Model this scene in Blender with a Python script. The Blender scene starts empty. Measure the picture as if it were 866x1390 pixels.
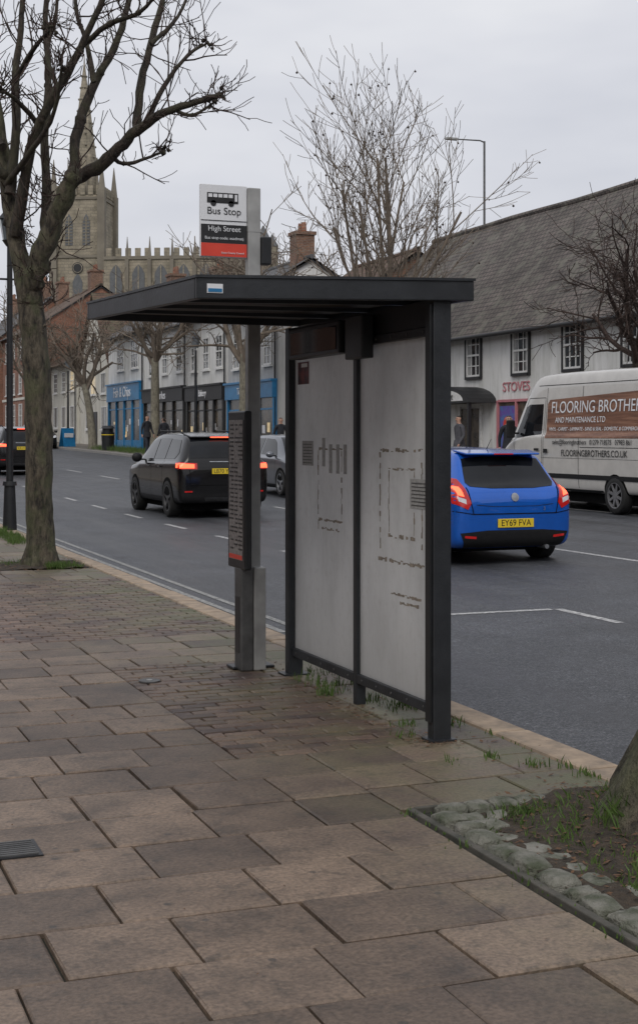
import bpy, bmesh, math, random
from mathutils import Vector, Matrix
from mathutils.bvhtree import BVHTree
R=math.radians
rng=random.Random(7)
sc=bpy.context.scene
COL=sc.collection
# ------------------------------------------------------------ survey helpers
F=1930.0; CA=math.cos(R(21)); SA=math.sin(R(21))
def P(px,py,D):
    X=(px-433)/F*D; z=1.6+(590-py)/F*D
    return Vector((X*CA+D*SA, -X*SA+D*CA, z))
def sm(t):
    t=max(0,min(1,t)); return t*t*(3-2*t)
def zs(y): 
    t=max(0,min(y,135)-24)
    return 0.0115*(t*t/16 if t<8 else t-4)
def zc(x): return 0.22*sm((x-7)/10)
def zroad(x,y): return -0.10+zs(y)+zc(x)
def zfar(x,y): return zroad(x,y)+0.12
def xk(y): return 17.3-1.5*sm((y-38)/22)
# ------------------------------------------------------------ materials
def newmat(name):
    m=bpy.data.materials.new(name); m.use_nodes=True
    nt=m.node_tree; b=nt.nodes['Principled BSDF']; return m,nt,b
def lnk(nt,a,b): nt.links.new(a,b)
def noise(nt,scale,detail=3,rough=.6,vec=None):
    n=nt.nodes.new('ShaderNodeTexNoise'); n.inputs['Scale'].default_value=scale
    n.inputs['Detail'].default_value=min(detail,5); n.inputs['Roughness'].default_value=rough
    if vec: lnk(nt,vec,n.inputs['Vector'])
    return n.outputs['Fac']
def ramp(nt,fac,stops):
    r=nt.nodes.new('ShaderNodeValToRGB'); e=r.color_ramp.elements
    e[0].position=stops[0][0]; e[0].color=(*stops[0][1],1)
    e[1].position=stops[-1][0]; e[1].color=(*stops[-1][1],1)
    for p,c in stops[1:-1]:
        k=e.new(p); k.color=(*c,1)
    lnk(nt,fac,r.inputs['Fac']); return r.outputs['Color']
def mixc(nt,fac,a,b,mode='MIX'):
    m=nt.nodes.new('ShaderNodeMix'); m.data_type='RGBA'; m.blend_type=mode
    if isinstance(fac,(int,float)): m.inputs[0].default_value=fac
    else: lnk(nt,fac,m.inputs[0])
    for i,v in ((6,a),(7,b)):
        if isinstance(v,tuple): m.inputs[i].default_value=(*v,1)
        else: lnk(nt,v,m.inputs[i])
    return m.outputs[2]
def mth(nt,op,a,b=0,clamp=False):
    m=nt.nodes.new('ShaderNodeMath'); m.operation=op; m.use_clamp=clamp
    for i,v in ((0,a),(1,b)):
        if isinstance(v,(int,float)): m.inputs[i].default_value=v
        else: lnk(nt,v,m.inputs[i])
    return m.outputs[0]
def coords(nt): return nt.nodes.new('ShaderNodeTexCoord').outputs['Object']
def bumpn(nt,b,h,strength,dist=.01):
    n=nt.nodes.new('ShaderNodeBump'); n.inputs['Strength'].default_value=strength; n.inputs['Distance'].default_value=dist
    lnk(nt,h,n.inputs['Height']); lnk(nt,n.outputs[0],b.inputs['Normal'])
def M(name,c,c2=None,scale=6,rough=.7,metal=0,bump=0,bscale=40,coat=0,emit=0,dist=.01,spec=.5):
    m,nt,b=newmat(name)
    c2=c2 or tuple(v*.78 for v in c)
    v=coords(nt)
    col=ramp(nt,noise(nt,scale,vec=v),[(.32,c2),(.68,c)])
    lnk(nt,col,b.inputs['Base Color'])
    b.inputs['Roughness'].default_value=rough; b.inputs['Metallic'].default_value=metal
    b.inputs['Coat Weight'].default_value=coat; b.inputs['Specular IOR Level'].default_value=spec
    b.inputs['Coat Roughness'].default_value=.05
    if bump: bumpn(nt,b,noise(nt,bscale,vec=v),bump,dist)
    if emit:
        b.inputs['Emission Color'].default_value=(*c,1); b.inputs['Emission Strength'].default_value=emit
    return m
def brickM(name,c1,c2,mort,bw,bh,u='xy',vs=1.0,rough=.85,gap=.012,moss=None,bs=.5):
    m,nt,b=newmat(name); v=coords(nt)
    s=nt.nodes.new('ShaderNodeSeparateXYZ'); lnk(nt,v,s.inputs[0])
    cb=nt.nodes.new('ShaderNodeCombineXYZ')
    if u=='xy': lnk(nt,mth(nt,'ADD',s.outputs[0],s.outputs[1]),cb.inputs[0])
    else: lnk(nt,s.outputs[1],cb.inputs[0])
    if u=='flat': lnk(nt,s.outputs[0],cb.inputs[1]) 
    else: lnk(nt,mth(nt,'MULTIPLY',s.outputs[2],vs),cb.inputs[1])
    br=nt.nodes.new('ShaderNodeTexBrick'); lnk(nt,cb.outputs[0],br.inputs['Vector'])
    br.inputs['Scale'].default_value=1; br.inputs['Brick Width'].default_value=bw; br.inputs['Row Height'].default_value=bh
    br.inputs['Mortar Size'].default_value=gap; br.inputs['Mortar Smooth'].default_value=.3
    br.inputs['Color1'].default_value=(*c1,1); br.inputs['Color2'].default_value=(*c2,1); br.inputs['Mortar'].default_value=(*mort,1)
    big=noise(nt,.7,vec=v)
    col=mixc(nt,1.0,br.outputs['Color'],ramp(nt,big,[(.3,(.62,.62,.6)),(.7,(1.15,1.12,1.1))]),'MULTIPLY')
    fine=noise(nt,9,vec=v)
    col=mixc(nt,1.0,col,ramp(nt,fine,[(.3,(.7,.7,.7)),(.7,(1.2,1.2,1.2))]),'MULTIPLY')
    if moss:
        col=mixc(nt,ramp(nt,noise(nt,1.6,5,.7,v),[(.5,(0,0,0)),(.64,(.7,.7,.7))]),col,moss)
    lnk(nt,col,b.inputs['Base Color']); b.inputs['Roughness'].default_value=rough
    bumpn(nt,b,br.outputs['Fac'],-bs,.02)
    return m
def asphaltM():
    m,nt,b=newmat('asphalt'); v=coords(nt)
    mp=nt.nodes.new('ShaderNodeMapping'); mp.inputs['Scale'].default_value=(1.6,.12,1); lnk(nt,v,mp.inputs[0])
    fine=noise(nt,75,3,.75,v); f2=noise(nt,18,4,.7,v); mid=noise(nt,1.1,4,.6,v); tr=noise(nt,1.0,3,.5,mp.outputs[0])
    col=ramp(nt,fine,[(.32,(.013,.014,.016)),(.5,(.044,.047,.053)),(.66,(.16,.165,.175))])
    col=mixc(nt,1,col,ramp(nt,f2,[(.3,(.66,.66,.66)),(.7,(1.32,1.32,1.32))]),'MULTIPLY')
    col=mixc(nt,1,col,ramp(nt,mid,[(.3,(.74,.74,.74)),(.7,(1.2,1.2,1.21))]),'MULTIPLY')
    col=mixc(nt,1,col,ramp(nt,tr,[(.35,(.68,.68,.69)),(.65,(1.22,1.22,1.22))]),'MULTIPLY')
    lnk(nt,col,b.inputs['Base Color'])
    lnk(nt,ramp(nt,tr,[(.3,(.40,.40,.40)),(.7,(.62,.62,.62))]),b.inputs['Roughness'])
    bumpn(nt,b,fine,.8,.008); return m
def slabM(name,base,dark,light):
    m,nt,b=newmat(name); v=coords(nt)
    at=nt.nodes.new('ShaderNodeAttribute'); at.attribute_name='tint'
    col=ramp(nt,at.outputs['Fac'],[(0,dark),(.5,base),(1,light)])
    s1=noise(nt,2.2,5,.65,v); s2=noise(nt,60,2,.6,v); s3=noise(nt,9,4,.7,v)
    col=mixc(nt,1,col,ramp(nt,s1,[(.3,(.56,.56,.58)),(.7,(1.32,1.29,1.25))]),'MULTIPLY')
    col=mixc(nt,1,col,ramp(nt,s2,[(.3,(.68,.68,.68)),(.7,(1.3,1.3,1.3))]),'MULTIPLY')
    col=mixc(nt,ramp(nt,s3,[(.52,(0,0,0)),(.68,(.6,.6,.6))]),col,(.05,.043,.036))
    vo=nt.nodes.new('ShaderNodeTexVoronoi'); vo.inputs['Scale'].default_value=5; lnk(nt,v,vo.inputs['Vector'])
    sp=ramp(nt,vo.outputs['Distance'],[(.06,(.7,.7,.7)),(.09,(0,0,0))])
    col=mixc(nt,sp,col,(.05,.046,.042))
    s=nt.nodes.new('ShaderNodeSeparateXYZ'); lnk(nt,v,s.inputs[0])
    mx=nt.nodes.new('ShaderNodeMapRange'); mx.inputs[1].default_value=1.9; mx.inputs[2].default_value=3.5; mx.inputs[3].default_value=0;mx.inputs[4].default_value=.8
    lnk(nt,s.outputs[0],mx.inputs[0])
    ms=mth(nt,'MULTIPLY',mx.outputs[0],ramp(nt,s1,[(.40,(0,0,0)),(.60,(1,1,1))]))
    col=mixc(nt,ms,col,(.085,.095,.038))
    lnk(nt,col,b.inputs['Base Color']); b.inputs['Roughness'].default_value=.55
    bumpn(nt,b,mth(nt,'ADD',s2,mth(nt,'MULTIPLY',s3,.8)),.45,.006); return m
def renderM(name,c,dirt):
    m,nt,b=newmat(name); v=coords(nt)
    mp=nt.nodes.new('ShaderNodeMapping'); mp.inputs['Scale'].default_value=(1.5,1.5,.25); lnk(nt,v,mp.inputs[0])
    col=ramp(nt,noise(nt,1.5,5,.65,mp.outputs[0]),[(.3,dirt),(.55,c)])
    col=mixc(nt,1,col,ramp(nt,noise(nt,.6,4,.6,v),[(.3,(.85,.85,.83)),(.7,(1,1,1))]),'MULTIPLY')
    lnk(nt,col,b.inputs['Base Color']); b.inputs['Roughness'].default_value=.9
    return m
def panelM():
    m,nt,b=newmat('dirty_polycarbonate'); v=coords(nt)
    s=nt.nodes.new('ShaderNodeSeparateXYZ'); lnk(nt,v,s.inputs[0])
    mp=nt.nodes.new('ShaderNodeMapping'); mp.inputs['Scale'].default_value=(1,2.2,.9); lnk(nt,v,mp.inputs[0])
    n1=noise(nt,1.6,5,.7,mp.outputs[0]); n2=noise(nt,16,5,.75,v)
    mp2=nt.nodes.new('ShaderNodeMapping'); mp2.inputs['Scale'].default_value=(1,14,1.1); lnk(nt,v,mp2.inputs[0])
    n3=noise(nt,1.5,4,.6,mp2.outputs[0])
    col=ramp(nt,n1,[(.3,(.56,.56,.55)),(.5,(.74,.745,.74)),(.7,(.86,.865,.86))])
    col=mixc(nt,ramp(nt,n2,[(.52,(0,0,0)),(.75,(.5,.5,.5))]),col,(.42,.40,.36))
    col=mixc(nt,ramp(nt,n3,[(.54,(0,0,0)),(.75,(.3,.3,.3))]),col,(.45,.43,.40))
    mr=nt.nodes.new('ShaderNodeMapRange'); mr.inputs[1].default_value=.1;mr.inputs[2].default_value=.7;mr.inputs[3].default_value=.75;mr.inputs[4].default_value=0
    lnk(nt,s.outputs[2],mr.inputs[0])
    col=mixc(nt,mth(nt,'MULTIPLY',mr.outputs[0],n1),col,(.28,.26,.22))
    lnk(nt,col,b.inputs['Base Color']); b.inputs['Roughness'].default_value=.32
    tr=nt.nodes.new('ShaderNodeBsdfTranslucent'); tr.inputs[0].default_value=(.9,.9,.9,1)
    mx=nt.nodes.new('ShaderNodeMixShader'); mx.inputs[0].default_value=.38
    lnk(nt,b.outputs[0],mx.inputs[1]); lnk(nt,tr.outputs[0],mx.inputs[2])
    tp=nt.nodes.new('ShaderNodeBsdfTransparent'); m3=nt.nodes.new('ShaderNodeMixShader'); m3.inputs[0].default_value=.06
    lnk(nt,mx.outputs[0],m3.inputs[1]); lnk(nt,tp.outputs[0],m3.inputs[2])
    lnk(nt,m3.outputs[0],nt.nodes['Material Output'].inputs['Surface']); return m
def barkM(name,c,c2,c3):
    m,nt,b=newmat(name); v=coords(nt)
    mp=nt.nodes.new('ShaderNodeMapping'); mp.inputs['Scale'].default_value=(1,1,.3); lnk(nt,v,mp.inputs[0])
    n=noise(nt,16,5,.7,mp.outputs[0]); n2=noise(nt,3.5,4,.65,v)
    col=ramp(nt,n,[(.36,c2),(.60,c)])
    col=mixc(nt,ramp(nt,n2,[(.45,(0,0,0)),(.62,(.7,.7,.7))]),col,c3)
    lnk(nt,col,b.inputs['Base Color']); b.inputs['Roughness'].default_value=.9
    bumpn(nt,b,n,1.0,.06); return m
def glassM(name,c=(.02,.025,.03),rough=.06,spec=.7):
    m,nt,b=newmat(name); v=coords(nt)
    lnk(nt,ramp(nt,noise(nt,1.2,3,.5,v),[(.35,tuple(k*.6 for k in c)),(.65,tuple(k*1.8 for k in c))]),b.inputs['Base Color'])
    b.inputs['Roughness'].default_value=rough; b.inputs['Specular IOR Level'].default_value=spec
    return m
def woodM():
    m,nt,b=newmat('wood_graphic'); v=coords(nt)
    mp=nt.nodes.new('ShaderNodeMapping'); mp.inputs['Scale'].default_value=(1,.5,9); lnk(nt,v,mp.inputs[0])
    col=ramp(nt,noise(nt,1.8,5,.65,mp.outputs[0]),[(.3,(.09,.035,.018)),(.5,(.20,.085,.045)),(.7,(.33,.17,.10))])
    lnk(nt,col,b.inputs['Base Color']); b.inputs['Roughness'].default_value=.35; return m
m_asph=asphaltM()
m_slab=slabM('paving_slab',(.165,.122,.091),(.098,.073,.057),(.235,.175,.130))
m_block=slabM('paving_block',(.140,.095,.073),(.085,.058,.048),(.19,.130,.098))
m_joint=M('joint_dirt',(.030,.030,.019),(.014,.014,.011),20,.95)
m_kerb=M('kerb_stone',(.42,.32,.23),(.23,.185,.14),7,.8,bump=.3,bscale=60)
m_kerb2=M('kerb_far',(.3,.29,.27),(.2,.19,.18),9,.8)
m_edge=M('edging_strip',(.11,.10,.085),(.05,.05,.04),9,.85,bump=.4)
m_ground=M('ground_soil',(.10,.10,.07),(.06,.06,.045),2,.95)
m_farpave=brickM('far_paving',(.2,.18,.155),(.16,.145,.125),(.08,.08,.07),.6,.45,'flat')
m_white=M('road_paint',(.60,.60,.58),(.16,.16,.17),25,.7)
m_paintold=M('road_paint_worn',(.40,.40,.38),(.09,.09,.09),22,.7)
m_yellow=M('yellow_road_paint',(.50,.40,.18),(.2,.17,.1),22,.7)
m_black=M('black_powder_coat',(.018,.019,.022),(.012,.013,.014),8,.42,bump=.1,bscale=80)
m_frame=M('shelter_frame',(.030,.033,.038),(.015,.017,.020),5,.42,bump=.15,bscale=50)
m_under=M('roof_underside',(.10,.085,.075),(.05,.045,.042),3,.6)
m_panel=panelM()
m_resid=M('glue_residue',(.36,.31,.25),(.17,.145,.12),30,.8)
m_resid2=M('old_notice',(.44,.44,.43),(.28,.28,.28),60,.7)
m_poster=M('poster_dark',(.25,.06,.06),(.04,.03,.04),14,.5)
m_galv=M('galvanised_steel',(.42,.42,.41),(.27,.27,.265),5,.5,metal=.15)
m_galvd=M('galv_box',(.13,.13,.13),(.07,.07,.07),7,.55,metal=.2)
m_signw=M('sign_white',(.82,.83,.85),(.74,.75,.78),2,.4)
m_signk=M('sign_black',(.02,.02,.022),(.015,.015,.015),4,.4)
m_signr=M('sign_red',(.75,.07,.04),(.62,.05,.03),4,.4)
m_paper=M('timetable_paper',(.34,.32,.30),(.16,.14,.14),35,.5)
m_glass=glassM('window_glass'); m_glassc=glassM('car_glass',(.008,.009,.011),.04,.35)
m_glassl=glassM('window_glass_light',(.09,.10,.11),.12)
m_shopin=M('shop_interior',(.13,.10,.07),(.03,.028,.025),2.5,.25,spec=.6)
m_warm=M('lit_window',(.9,.72,.42),(.5,.36,.2),5,.5,emit=.25)
m_wrend=renderM('white_render',(.78,.78,.77),(.54,.54,.51))
m_crend=renderM('cream_render',(.66,.64,.58),(.46,.44,.38))
m_grend=renderM('grey_render',(.5,.5,.5),(.34,.34,.33))
m_wframe=M('white_joinery',(.75,.75,.74),(.62,.62,.6),9,.5)
m_kframe=M('black_joinery',(.02,.02,.022),(.014,.014,.015),9,.5)
m_brick=brickM('red_brick',(.33,.12,.065),(.23,.08,.045),(.26,.22,.18),.225,.075)
m_brick2=brickM('brown_brick',(.27,.135,.08),(.18,.085,.055),(.24,.21,.18),.225,.075)
m_tile=brickM('old_clay_tile',(.115,.10,.092),(.165,.142,.13),(.042,.038,.036),.26,.22,'y',1.35,gap=.025,moss=(.17,.165,.135),bs=.7)
m_tile2=brickM('brown_tile',(.17,.10,.07),(.12,.072,.052),(.04,.03,.025),.25,.2,'y',1.3,gap=.02,moss=(.10,.10,.06))
m_slate=brickM('slate',(.10,.103,.11),(.15,.152,.158),(.045,.045,.05),.3,.22,'y',1.3,gap=.015)
m_stone=brickM('church_stone',(.36,.32,.245),(.29,.26,.20),(.20,.18,.15),1.2,.5,gap=.03)  # stone colours lightened so distance haze is carried in the base colour
m_stone2=M('church_stone_dark',(.24,.215,.17),(.17,.15,.12),.4,.9)
m_lead=M('lead',(.13,.135,.14),(.09,.095,.10),2,.6)
m_blue=M('blue_fascia',(.02,.20,.42),(.015,.15,.33),3,.4)
m_pink=M('pink_frame',(.55,.22,.24),(.45,.17,.2),5,.5)
m_purple=M('purple_poster',(.16,.05,.35),(.05,.20,.42),6,.4)
m_bark=barkM('lime_bark',(.125,.105,.075),(.022,.019,.015),(.085,.092,.045))
m_barkd=barkM('branch_bark',(.065,.050,.038),(.020,.017,.014),(.060,.058,.032))
m_plane=barkM('plane_bark',(.24,.22,.17),(.12,.105,.08),(.30,.28,.21))
m_twig=M('twig_bark',(.21,.168,.128),(.12,.098,.078),6,.9)
m_twigd=M('twig_dark',(.065,.042,.033),(.03,.02,.017),6,.9)
m_grass=M('grass_blades',(.105,.17,.035),(.05,.095,.018),12,.7)
m_soil=M('pit_soil',(.075,.055,.037),(.028,.022,.016),18,.95,bump=1,bscale=40,dist=.03)
m_leaf=M('dead_leaves',(.16,.085,.04),(.07,.035,.02),25,.8)
m_cobble=M('cobble_granite',(.24,.23,.20),(.065,.075,.045),9,.8,bump=.9,bscale=45,dist=.02)
m_tyre=M('tyre_rubber',(.018,.018,.018),(.012,.012,.012),9,.8)
m_rim=M('alloy_rim',(.42,.43,.45),(.30,.31,.33),9,.3,metal=.8)
m_rimd=M('dark_alloy_rim',(.10,.10,.105),(.06,.06,.06),9,.3,metal=.7)
m_well=M('wheel_well',(.008,.008,.008),(.006,.006,.006),9,.9,spec=.1)
m_trim=M('black_trim',(.015,.015,.016),(.011,.011,.012),9,.55,spec=.3)
m_red=M('tail_lamp',(.45,.012,.01),(.30,.006,.006),6,.15,emit=.25,coat=.6)
m_redlit=M('brake_lamp_lit',(1,.10,.04),(1,.05,.02),6,.2,emit=3.0)
m_head=M('head_lamp',(.75,.77,.8),(.5,.52,.55),6,.1)
m_plate=M('plate_yellow',(.85,.62,.04),(.75,.55,.03),4,.4)
m_platew=M('plate_white',(.8,.8,.78),(.7,.7,.7),4,.4)
def paint(name,c,metal=.0,rough=.28,coat=.8):
    m,nt,b=newmat(name); v=coords(nt)
    lnk(nt,ramp(nt,noise(nt,3,4,.6,v),[(.3,tuple(k*.85 for k in c)),(.7,c)]),b.inputs['Base Color'])
    s=nt.nodes.new('ShaderNodeSeparateXYZ'); lnk(nt,v,s.inputs[0])
    b.inputs['Metallic'].default_value=metal; b.inputs['Coat Weight'].default_value=coat; b.inputs['Coat Roughness'].default_value=.04
    b.inputs['Specular IOR Level'].default_value=.35
    mr=nt.nodes.new('ShaderNodeMapRange'); mr.inputs[1].default_value=.1; mr.inputs[2].default_value=.7; mr.inputs[3].default_value=.6; mr.inputs[4].default_value=rough
    lnk(nt,s.outputs[2],mr.inputs[0]); lnk(nt,mr.outputs[0],b.inputs['Roughness']); return m
p_blue=paint('blue_car_paint',(.006,.125,.60),.3,.2,1.0)
p_black=paint('dark_car_paint',(.007,.0065,.007),0,.16,.35)
p_silver=paint('silver_car_paint',(.17,.18,.20),.6,.3)
p_white=paint('van_paint',(.64,.62,.585),0,.3)
m_wood=woodM()
m_skin=M('skin',(.50,.30,.22),(.44,.26,.19),8,.6); m_hair=M('hair_dark',(.03,.02,.015),(.02,.014,.01),30,.7)
m_coat=M('dark_coat',(.025,.027,.035),(.018,.019,.024),12,.9); m_coat2=M('grey_coat',(.09,.09,.10),(.06,.06,.07),12,.9)
m_trous=M('trousers',(.03,.035,.05),(.02,.024,.035),12,.9); m_shoe=M('shoe_leather',(.015,.012,.01),(.01,.01,.01),12,.6)
# ------------------------------------------------------------ assembly class
def link(ob,parent=None):
    COL.objects.link(ob)
    if parent: ob.parent=parent
    return ob
class Asm:
    def __init__(s,name,loc=(0,0,0),rot=0):
        s.e=bpy.data.objects.new(name,None); s.e.empty_display_size=.3
        s.e.location=loc; s.e.rotation_euler=(0,0,rot); COL.objects.link(s.e); s.p={}
    def bm(s,part,mat,bevel=0,smooth=False):
        if part not in s.p: s.p[part]=(bmesh.new(),mat,bevel,smooth)
        return s.p[part][0]
    def box(s,part,mat,x0,x1,y0,y1,z0,z1,bevel=0):
        s.hexa(part,mat,((x0,y0,z0),(x1,y0,z0),(x1,y1,z0),(x0,y1,z0),(x0,y0,z1),(x1,y0,z1),(x1,y1,z1),(x0,y1,z1)),bevel)
    def hexa(s,part,mat,pts,bevel=0):
        b=s.bm(part,mat,bevel); v=[b.verts.new(p) for p in pts]
        for f in ((3,2,1,0),(4,5,6,7),(0,1,5,4),(1,2,6,5),(2,3,7,6),(3,0,4,7)): b.faces.new([v[i] for i in f])
    def prism(s,part,mat,poly,axis,a0,a1,bevel=0):
        b=s.bm(part,mat,bevel)
        def mk(u,w,a): return {'x':(a,u,w),'y':(u,a,w),'z':(u,w,a)}[axis]
        A=[b.verts.new(mk(u,w,a0)) for u,w in poly]; B=[b.verts.new(mk(u,w,a1)) for u,w in poly]
        n=len(poly); b.faces.new(A); b.faces.new(B[::-1])
        for i in range(n): b.faces.new((A[i],B[i],B[(i+1)%n],A[(i+1)%n]))
    def cyl(s,part,mat,p0,p1,r0,r1=None,n=16,smooth=True):
        b=s.bm(part,mat,0,smooth); tube(b,[Vector(p0),Vector(p1)],[r0,r0 if r1 is None else r1],n,cap=True)
    def tube(s,part,mat,pts,rad,n=10):
        tube(s.bm(part,mat,0,True),[Vector(p) for p in pts],rad,n,cap=True)
    def ball(s,part,mat,c,r,sc_=(1,1,1),n=12):
        b=s.bm(part,mat,0,True)
        bmesh.ops.create_uvsphere(b,u_segments=n,v_segments=max(6,n*2//3),radius=r,matrix=Matrix.Translation(c)@Matrix.Diagonal((*sc_,1)))
    def text(s,part,mat,txt,size,loc,rot,align='CENTER',ext=.001,sx=1):
        c=bpy.data.curves.new(part,'FONT'); c.body=txt; c.size=size; c.extrude=ext; c.align_x=align; c.align_y='CENTER'
        o=bpy.data.objects.new(part,c); o.location=loc; o.rotation_euler=rot; o.scale=(sx,1,1); c.materials.append(mat); link(o,s.e)
    def mesh(s,part,me): return link(bpy.data.objects.new(part,me),s.e)
    def done(s):
        for k,(b,mat,bev,smo) in s.p.items():
            bmesh.ops.recalc_face_normals(b,faces=b.faces)
            me=bpy.data.meshes.new(k); b.to_mesh(me); b.free(); me.materials.append(mat)
            if smo: me.shade_smooth()
            o=link(bpy.data.objects.new(k,me),s.e)
            if smo: 
                try: me.set_sharp_from_angle(angle=R(50))
                except Exception: pass
            if bev:
                md=o.modifiers.new('bevel','BEVEL'); md.width=bev; md.segments=2; md.limit_method='ANGLE'
        s.p={}
        return s.e
def tube(bm,pts,rad,n=6,cap=False):
    rings=[]; prev=None
    for i,p in enumerate(pts):
        if i==0: d=pts[1]-p
        elif i==len(pts)-1: d=p-pts[i-1]
        else: d=pts[i+1]-pts[i-1]
        if d.length<1e-6: d=Vector((0,0,1))
        d.normalize()
        if prev is None:
            a=Vector((1,0,0)) if abs(d.x)<.8 else Vector((0,1,0)); u=d.cross(a).normalized()
        else: u=(prev-d*prev.dot(d)).normalized()
        prev=u; w=d.cross(u)
        rings.append([bm.verts.new(p+(u*math.cos(2*math.pi*k/n)+w*math.sin(2*math.pi*k/n))*rad[i]) for k in range(n)])
    for a,b in zip(rings,rings[1:]):
        for k in range(n): bm.faces.new((a[k],a[(k+1)%n],b[(k+1)%n],b[k]))
    if cap:
        bm.faces.new(rings[0][::-1]); bm.faces.new(rings[-1])
def meshobj(name,bm,mats,smooth=False,recalc=True):
    if recalc: bmesh.ops.recalc_face_normals(bm,faces=bm.faces)
    me=bpy.data.meshes.new(name); bm.to_mesh(me); bm.free()
    for m in (mats if isinstance(mats,list) else [mats]): me.materials.append(m)
    if smooth: me.shade_smooth()
    return link(bpy.data.objects.new(name,me))
# ------------------------------------------------------------ terrain
def grid(name,xs,ys,zf,mat,xf=None):
    bm=bmesh.new(); V=[]
    for y in ys:
        row=[]
        for x in xs:
            X=xf(x,y) if xf else x
            row.append(bm.verts.new((X,y,zf(X,y))))
        V.append(row)
    for j,(a,b) in enumerate(zip(V,V[1:])):
        for i in range(len(xs)-1): bm.faces.new((a[i],a[i+1],b[i+1],b[i]))
    return meshobj(name,bm,mat,True,False)
ys=[-60,-20,0,5,10,15,20,24]+[26+2*i for i in range(56)]+[150,180,230,300,400]
grid('ground',[-900,-300,-100,-40,-10,0,4,7,9,11,13,15,17,20,30,60,120,300,900],[-900,-300,-100]+ys+[600,1200,2500],
     lambda x,y: zs(y)+zc(x)-.30, m_ground)
grid('road',[i/14 for i in range(15)],ys,zroad,m_asph,lambda t,y:3.82+t*(xk(y)-3.82))
grid('far_pavement',[i/6 for i in range(7)],ys,zfar,m_farpave,lambda t,y:xk(y)+.15+t*(25-xk(y)))
def strip(name,x0f,x1f,y0,y1,z0f,mat,seg,gap,topz):
    bm=bmesh.new(); y=y0
    while y<y1:
        e=y+seg-gap; j=rng.uniform(-.005,.005); k=rng.uniform(-.006,.006)
        P0=[(x0f(y)+k,y),(x1f(y)+k,y),(x1f(e)+k,e),(x0f(e)+k,e)]
        b=[bm.verts.new((x,yy,z0f(x,yy))) for x,yy in P0]; t=[bm.verts.new((x,yy,topz(x,yy)+j)) for x,yy in P0]
        bm.faces.new(t)
        for i in range(4): bm.faces.new((b[i],b[(i+1)%4],t[(i+1)%4],t[i]))
        y+=seg
    o=meshobj(name,bm,mat); md=o.modifiers.new('b','BEVEL'); md.width=.018; md.segments=2
    return o
strip('kerb',lambda y:3.61,lambda y:3.82,-6,120,lambda x,y:zs(y)-.2,m_kerb,.915,.014,lambda x,y:zs(y)+.006)
strip('kerb',lambda y:xk(y),lambda y:xk(y)+.15,-6,140,lambda x,y:zroad(x,y)-.1,m_kerb2,.915,.012,lambda x,y:zroad(x,y)+.125)
grid('pavement_base',[-14,-6,-2,0,2,3.61],ys,lambda x,y:zs(y)-.022,m_joint)
grid('pavement_rear',[-14,-10,-5.02],[-60,0,24,26,30,34,40,46],lambda x,y:zs(y)-.004,m_farpave)
grid('pavement_rear',[-5.01,0,3.6],[-60,-30,1.18],lambda x,y:zs(y)-.004,m_farpave)
bmS=bmesh.new(); layS=bmS.faces.layers.float.new('tint'); bmB=bmesh.new(); layB=bmB.faces.layers.float.new('tint')
def slab(bm,lay,x0,x1,y0,y1,tint,g=.005,ch=.005,wob=.003):
    if x1-x0<.03 or y1-y0<.03: return
    z=[zs(y0)+rng.uniform(-wob,wob)]*4; z=[k+rng.uniform(-wob*.7,wob*.7) for k in z]
    g1=g+rng.uniform(-.0015,.003)
    dz=zs(y1)-zs(y0)
    B=[bm.verts.new(p) for p in ((x0+g1,y0+g,z[0]-.03),(x1-g,y0+g,z[1]-.03),(x1-g,y1-g1,z[2]-.03),(x0+g1,y1-g1,z[3]-.03))]
    C=[bm.verts.new(p) for p in ((x0+g1,y0+g,z[0]-.006),(x1-g,y0+g,z[1]-.006),(x1-g,y1-g1,z[2]-.006+dz),(x0+g1,y1-g1,z[3]-.006+dz))]
    h=g+ch
    j=lambda: rng.uniform(0,.006)
    T=[bm.verts.new(p) for p in ((x0+h+j(),y0+h+j(),z[0]),(x1-h-j(),y0+h+j(),z[1]),(x1-h-j(),y1-h-j(),z[2]+dz),(x0+h+j(),y1-h-j(),z[3]+dz))]
    fs=[bm.faces.new(T)]
    for i in range(4):
        k=(i+1)%4; fs.append(bm.faces.new((C[i],C[k],T[k],T[i]))); fs.append(bm.faces.new((B[i],B[k],C[k],C[i])))
    for f in fs: f[lay]=tint
def lay_slabs(x0,x1,y0,y1,sy=.40,sx=(.32,.62)):
    n=max(1,round((y1-y0)/sy)); h=(y1-y0)/n
    for r in range(n):
        a=y0+r*h; x=x1
        w=rng.uniform(.2,.5)
        while x>x0+.02:
            l=max(x0,x-w)
            if l-x0<.15: l=x0
            t=min(1,max(0,rng.gauss(.5,.27)))
            slab(bmS,layS,l,x,a,a+h,t); x=l; w=rng.choice([.42,.46,rng.uniform(*sx)])
def lay_blocks(x0,x1,y0,y1,bw=.21,bh=.105):
    ny=round((y1-y0)/bh); h=(y1-y0)/ny
    for r in range(ny):
        a=y0+r*h; x=x0-(bw/2 if r%2 else 0)
        while x<x1-.01:
            slab(bmB,layB,max(x,x0),min(x+bw,x1),a,a+h,min(1,max(0,rng.gauss(.5,.28))),.004,.004,.003); x+=bw
lay_slabs(-5,2.50,1.2,6.7,.42); lay_slabs(2.50,3.60,5.55,6.7,.40); lay_slabs(2.50,3.6,1.2,3.0)
lay_slabs(-5,2.15,6.7,11); lay_blocks(2.15,3.2,6.7,9.6); lay_slabs(3.2,3.6,6.7,9.6,.6); lay_slabs(2.15,3.6,9.6,11)
lay_blocks(.1,3.6,11,15.6); lay_slabs(-5,.1,11,15.6)
lay_slabs(-4,2.45,15.6,19,.46); lay_slabs(2.45,3.6,15.6,16.9,.44); lay_slabs(2.45,3.6,18.0,19,.5)
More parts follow.
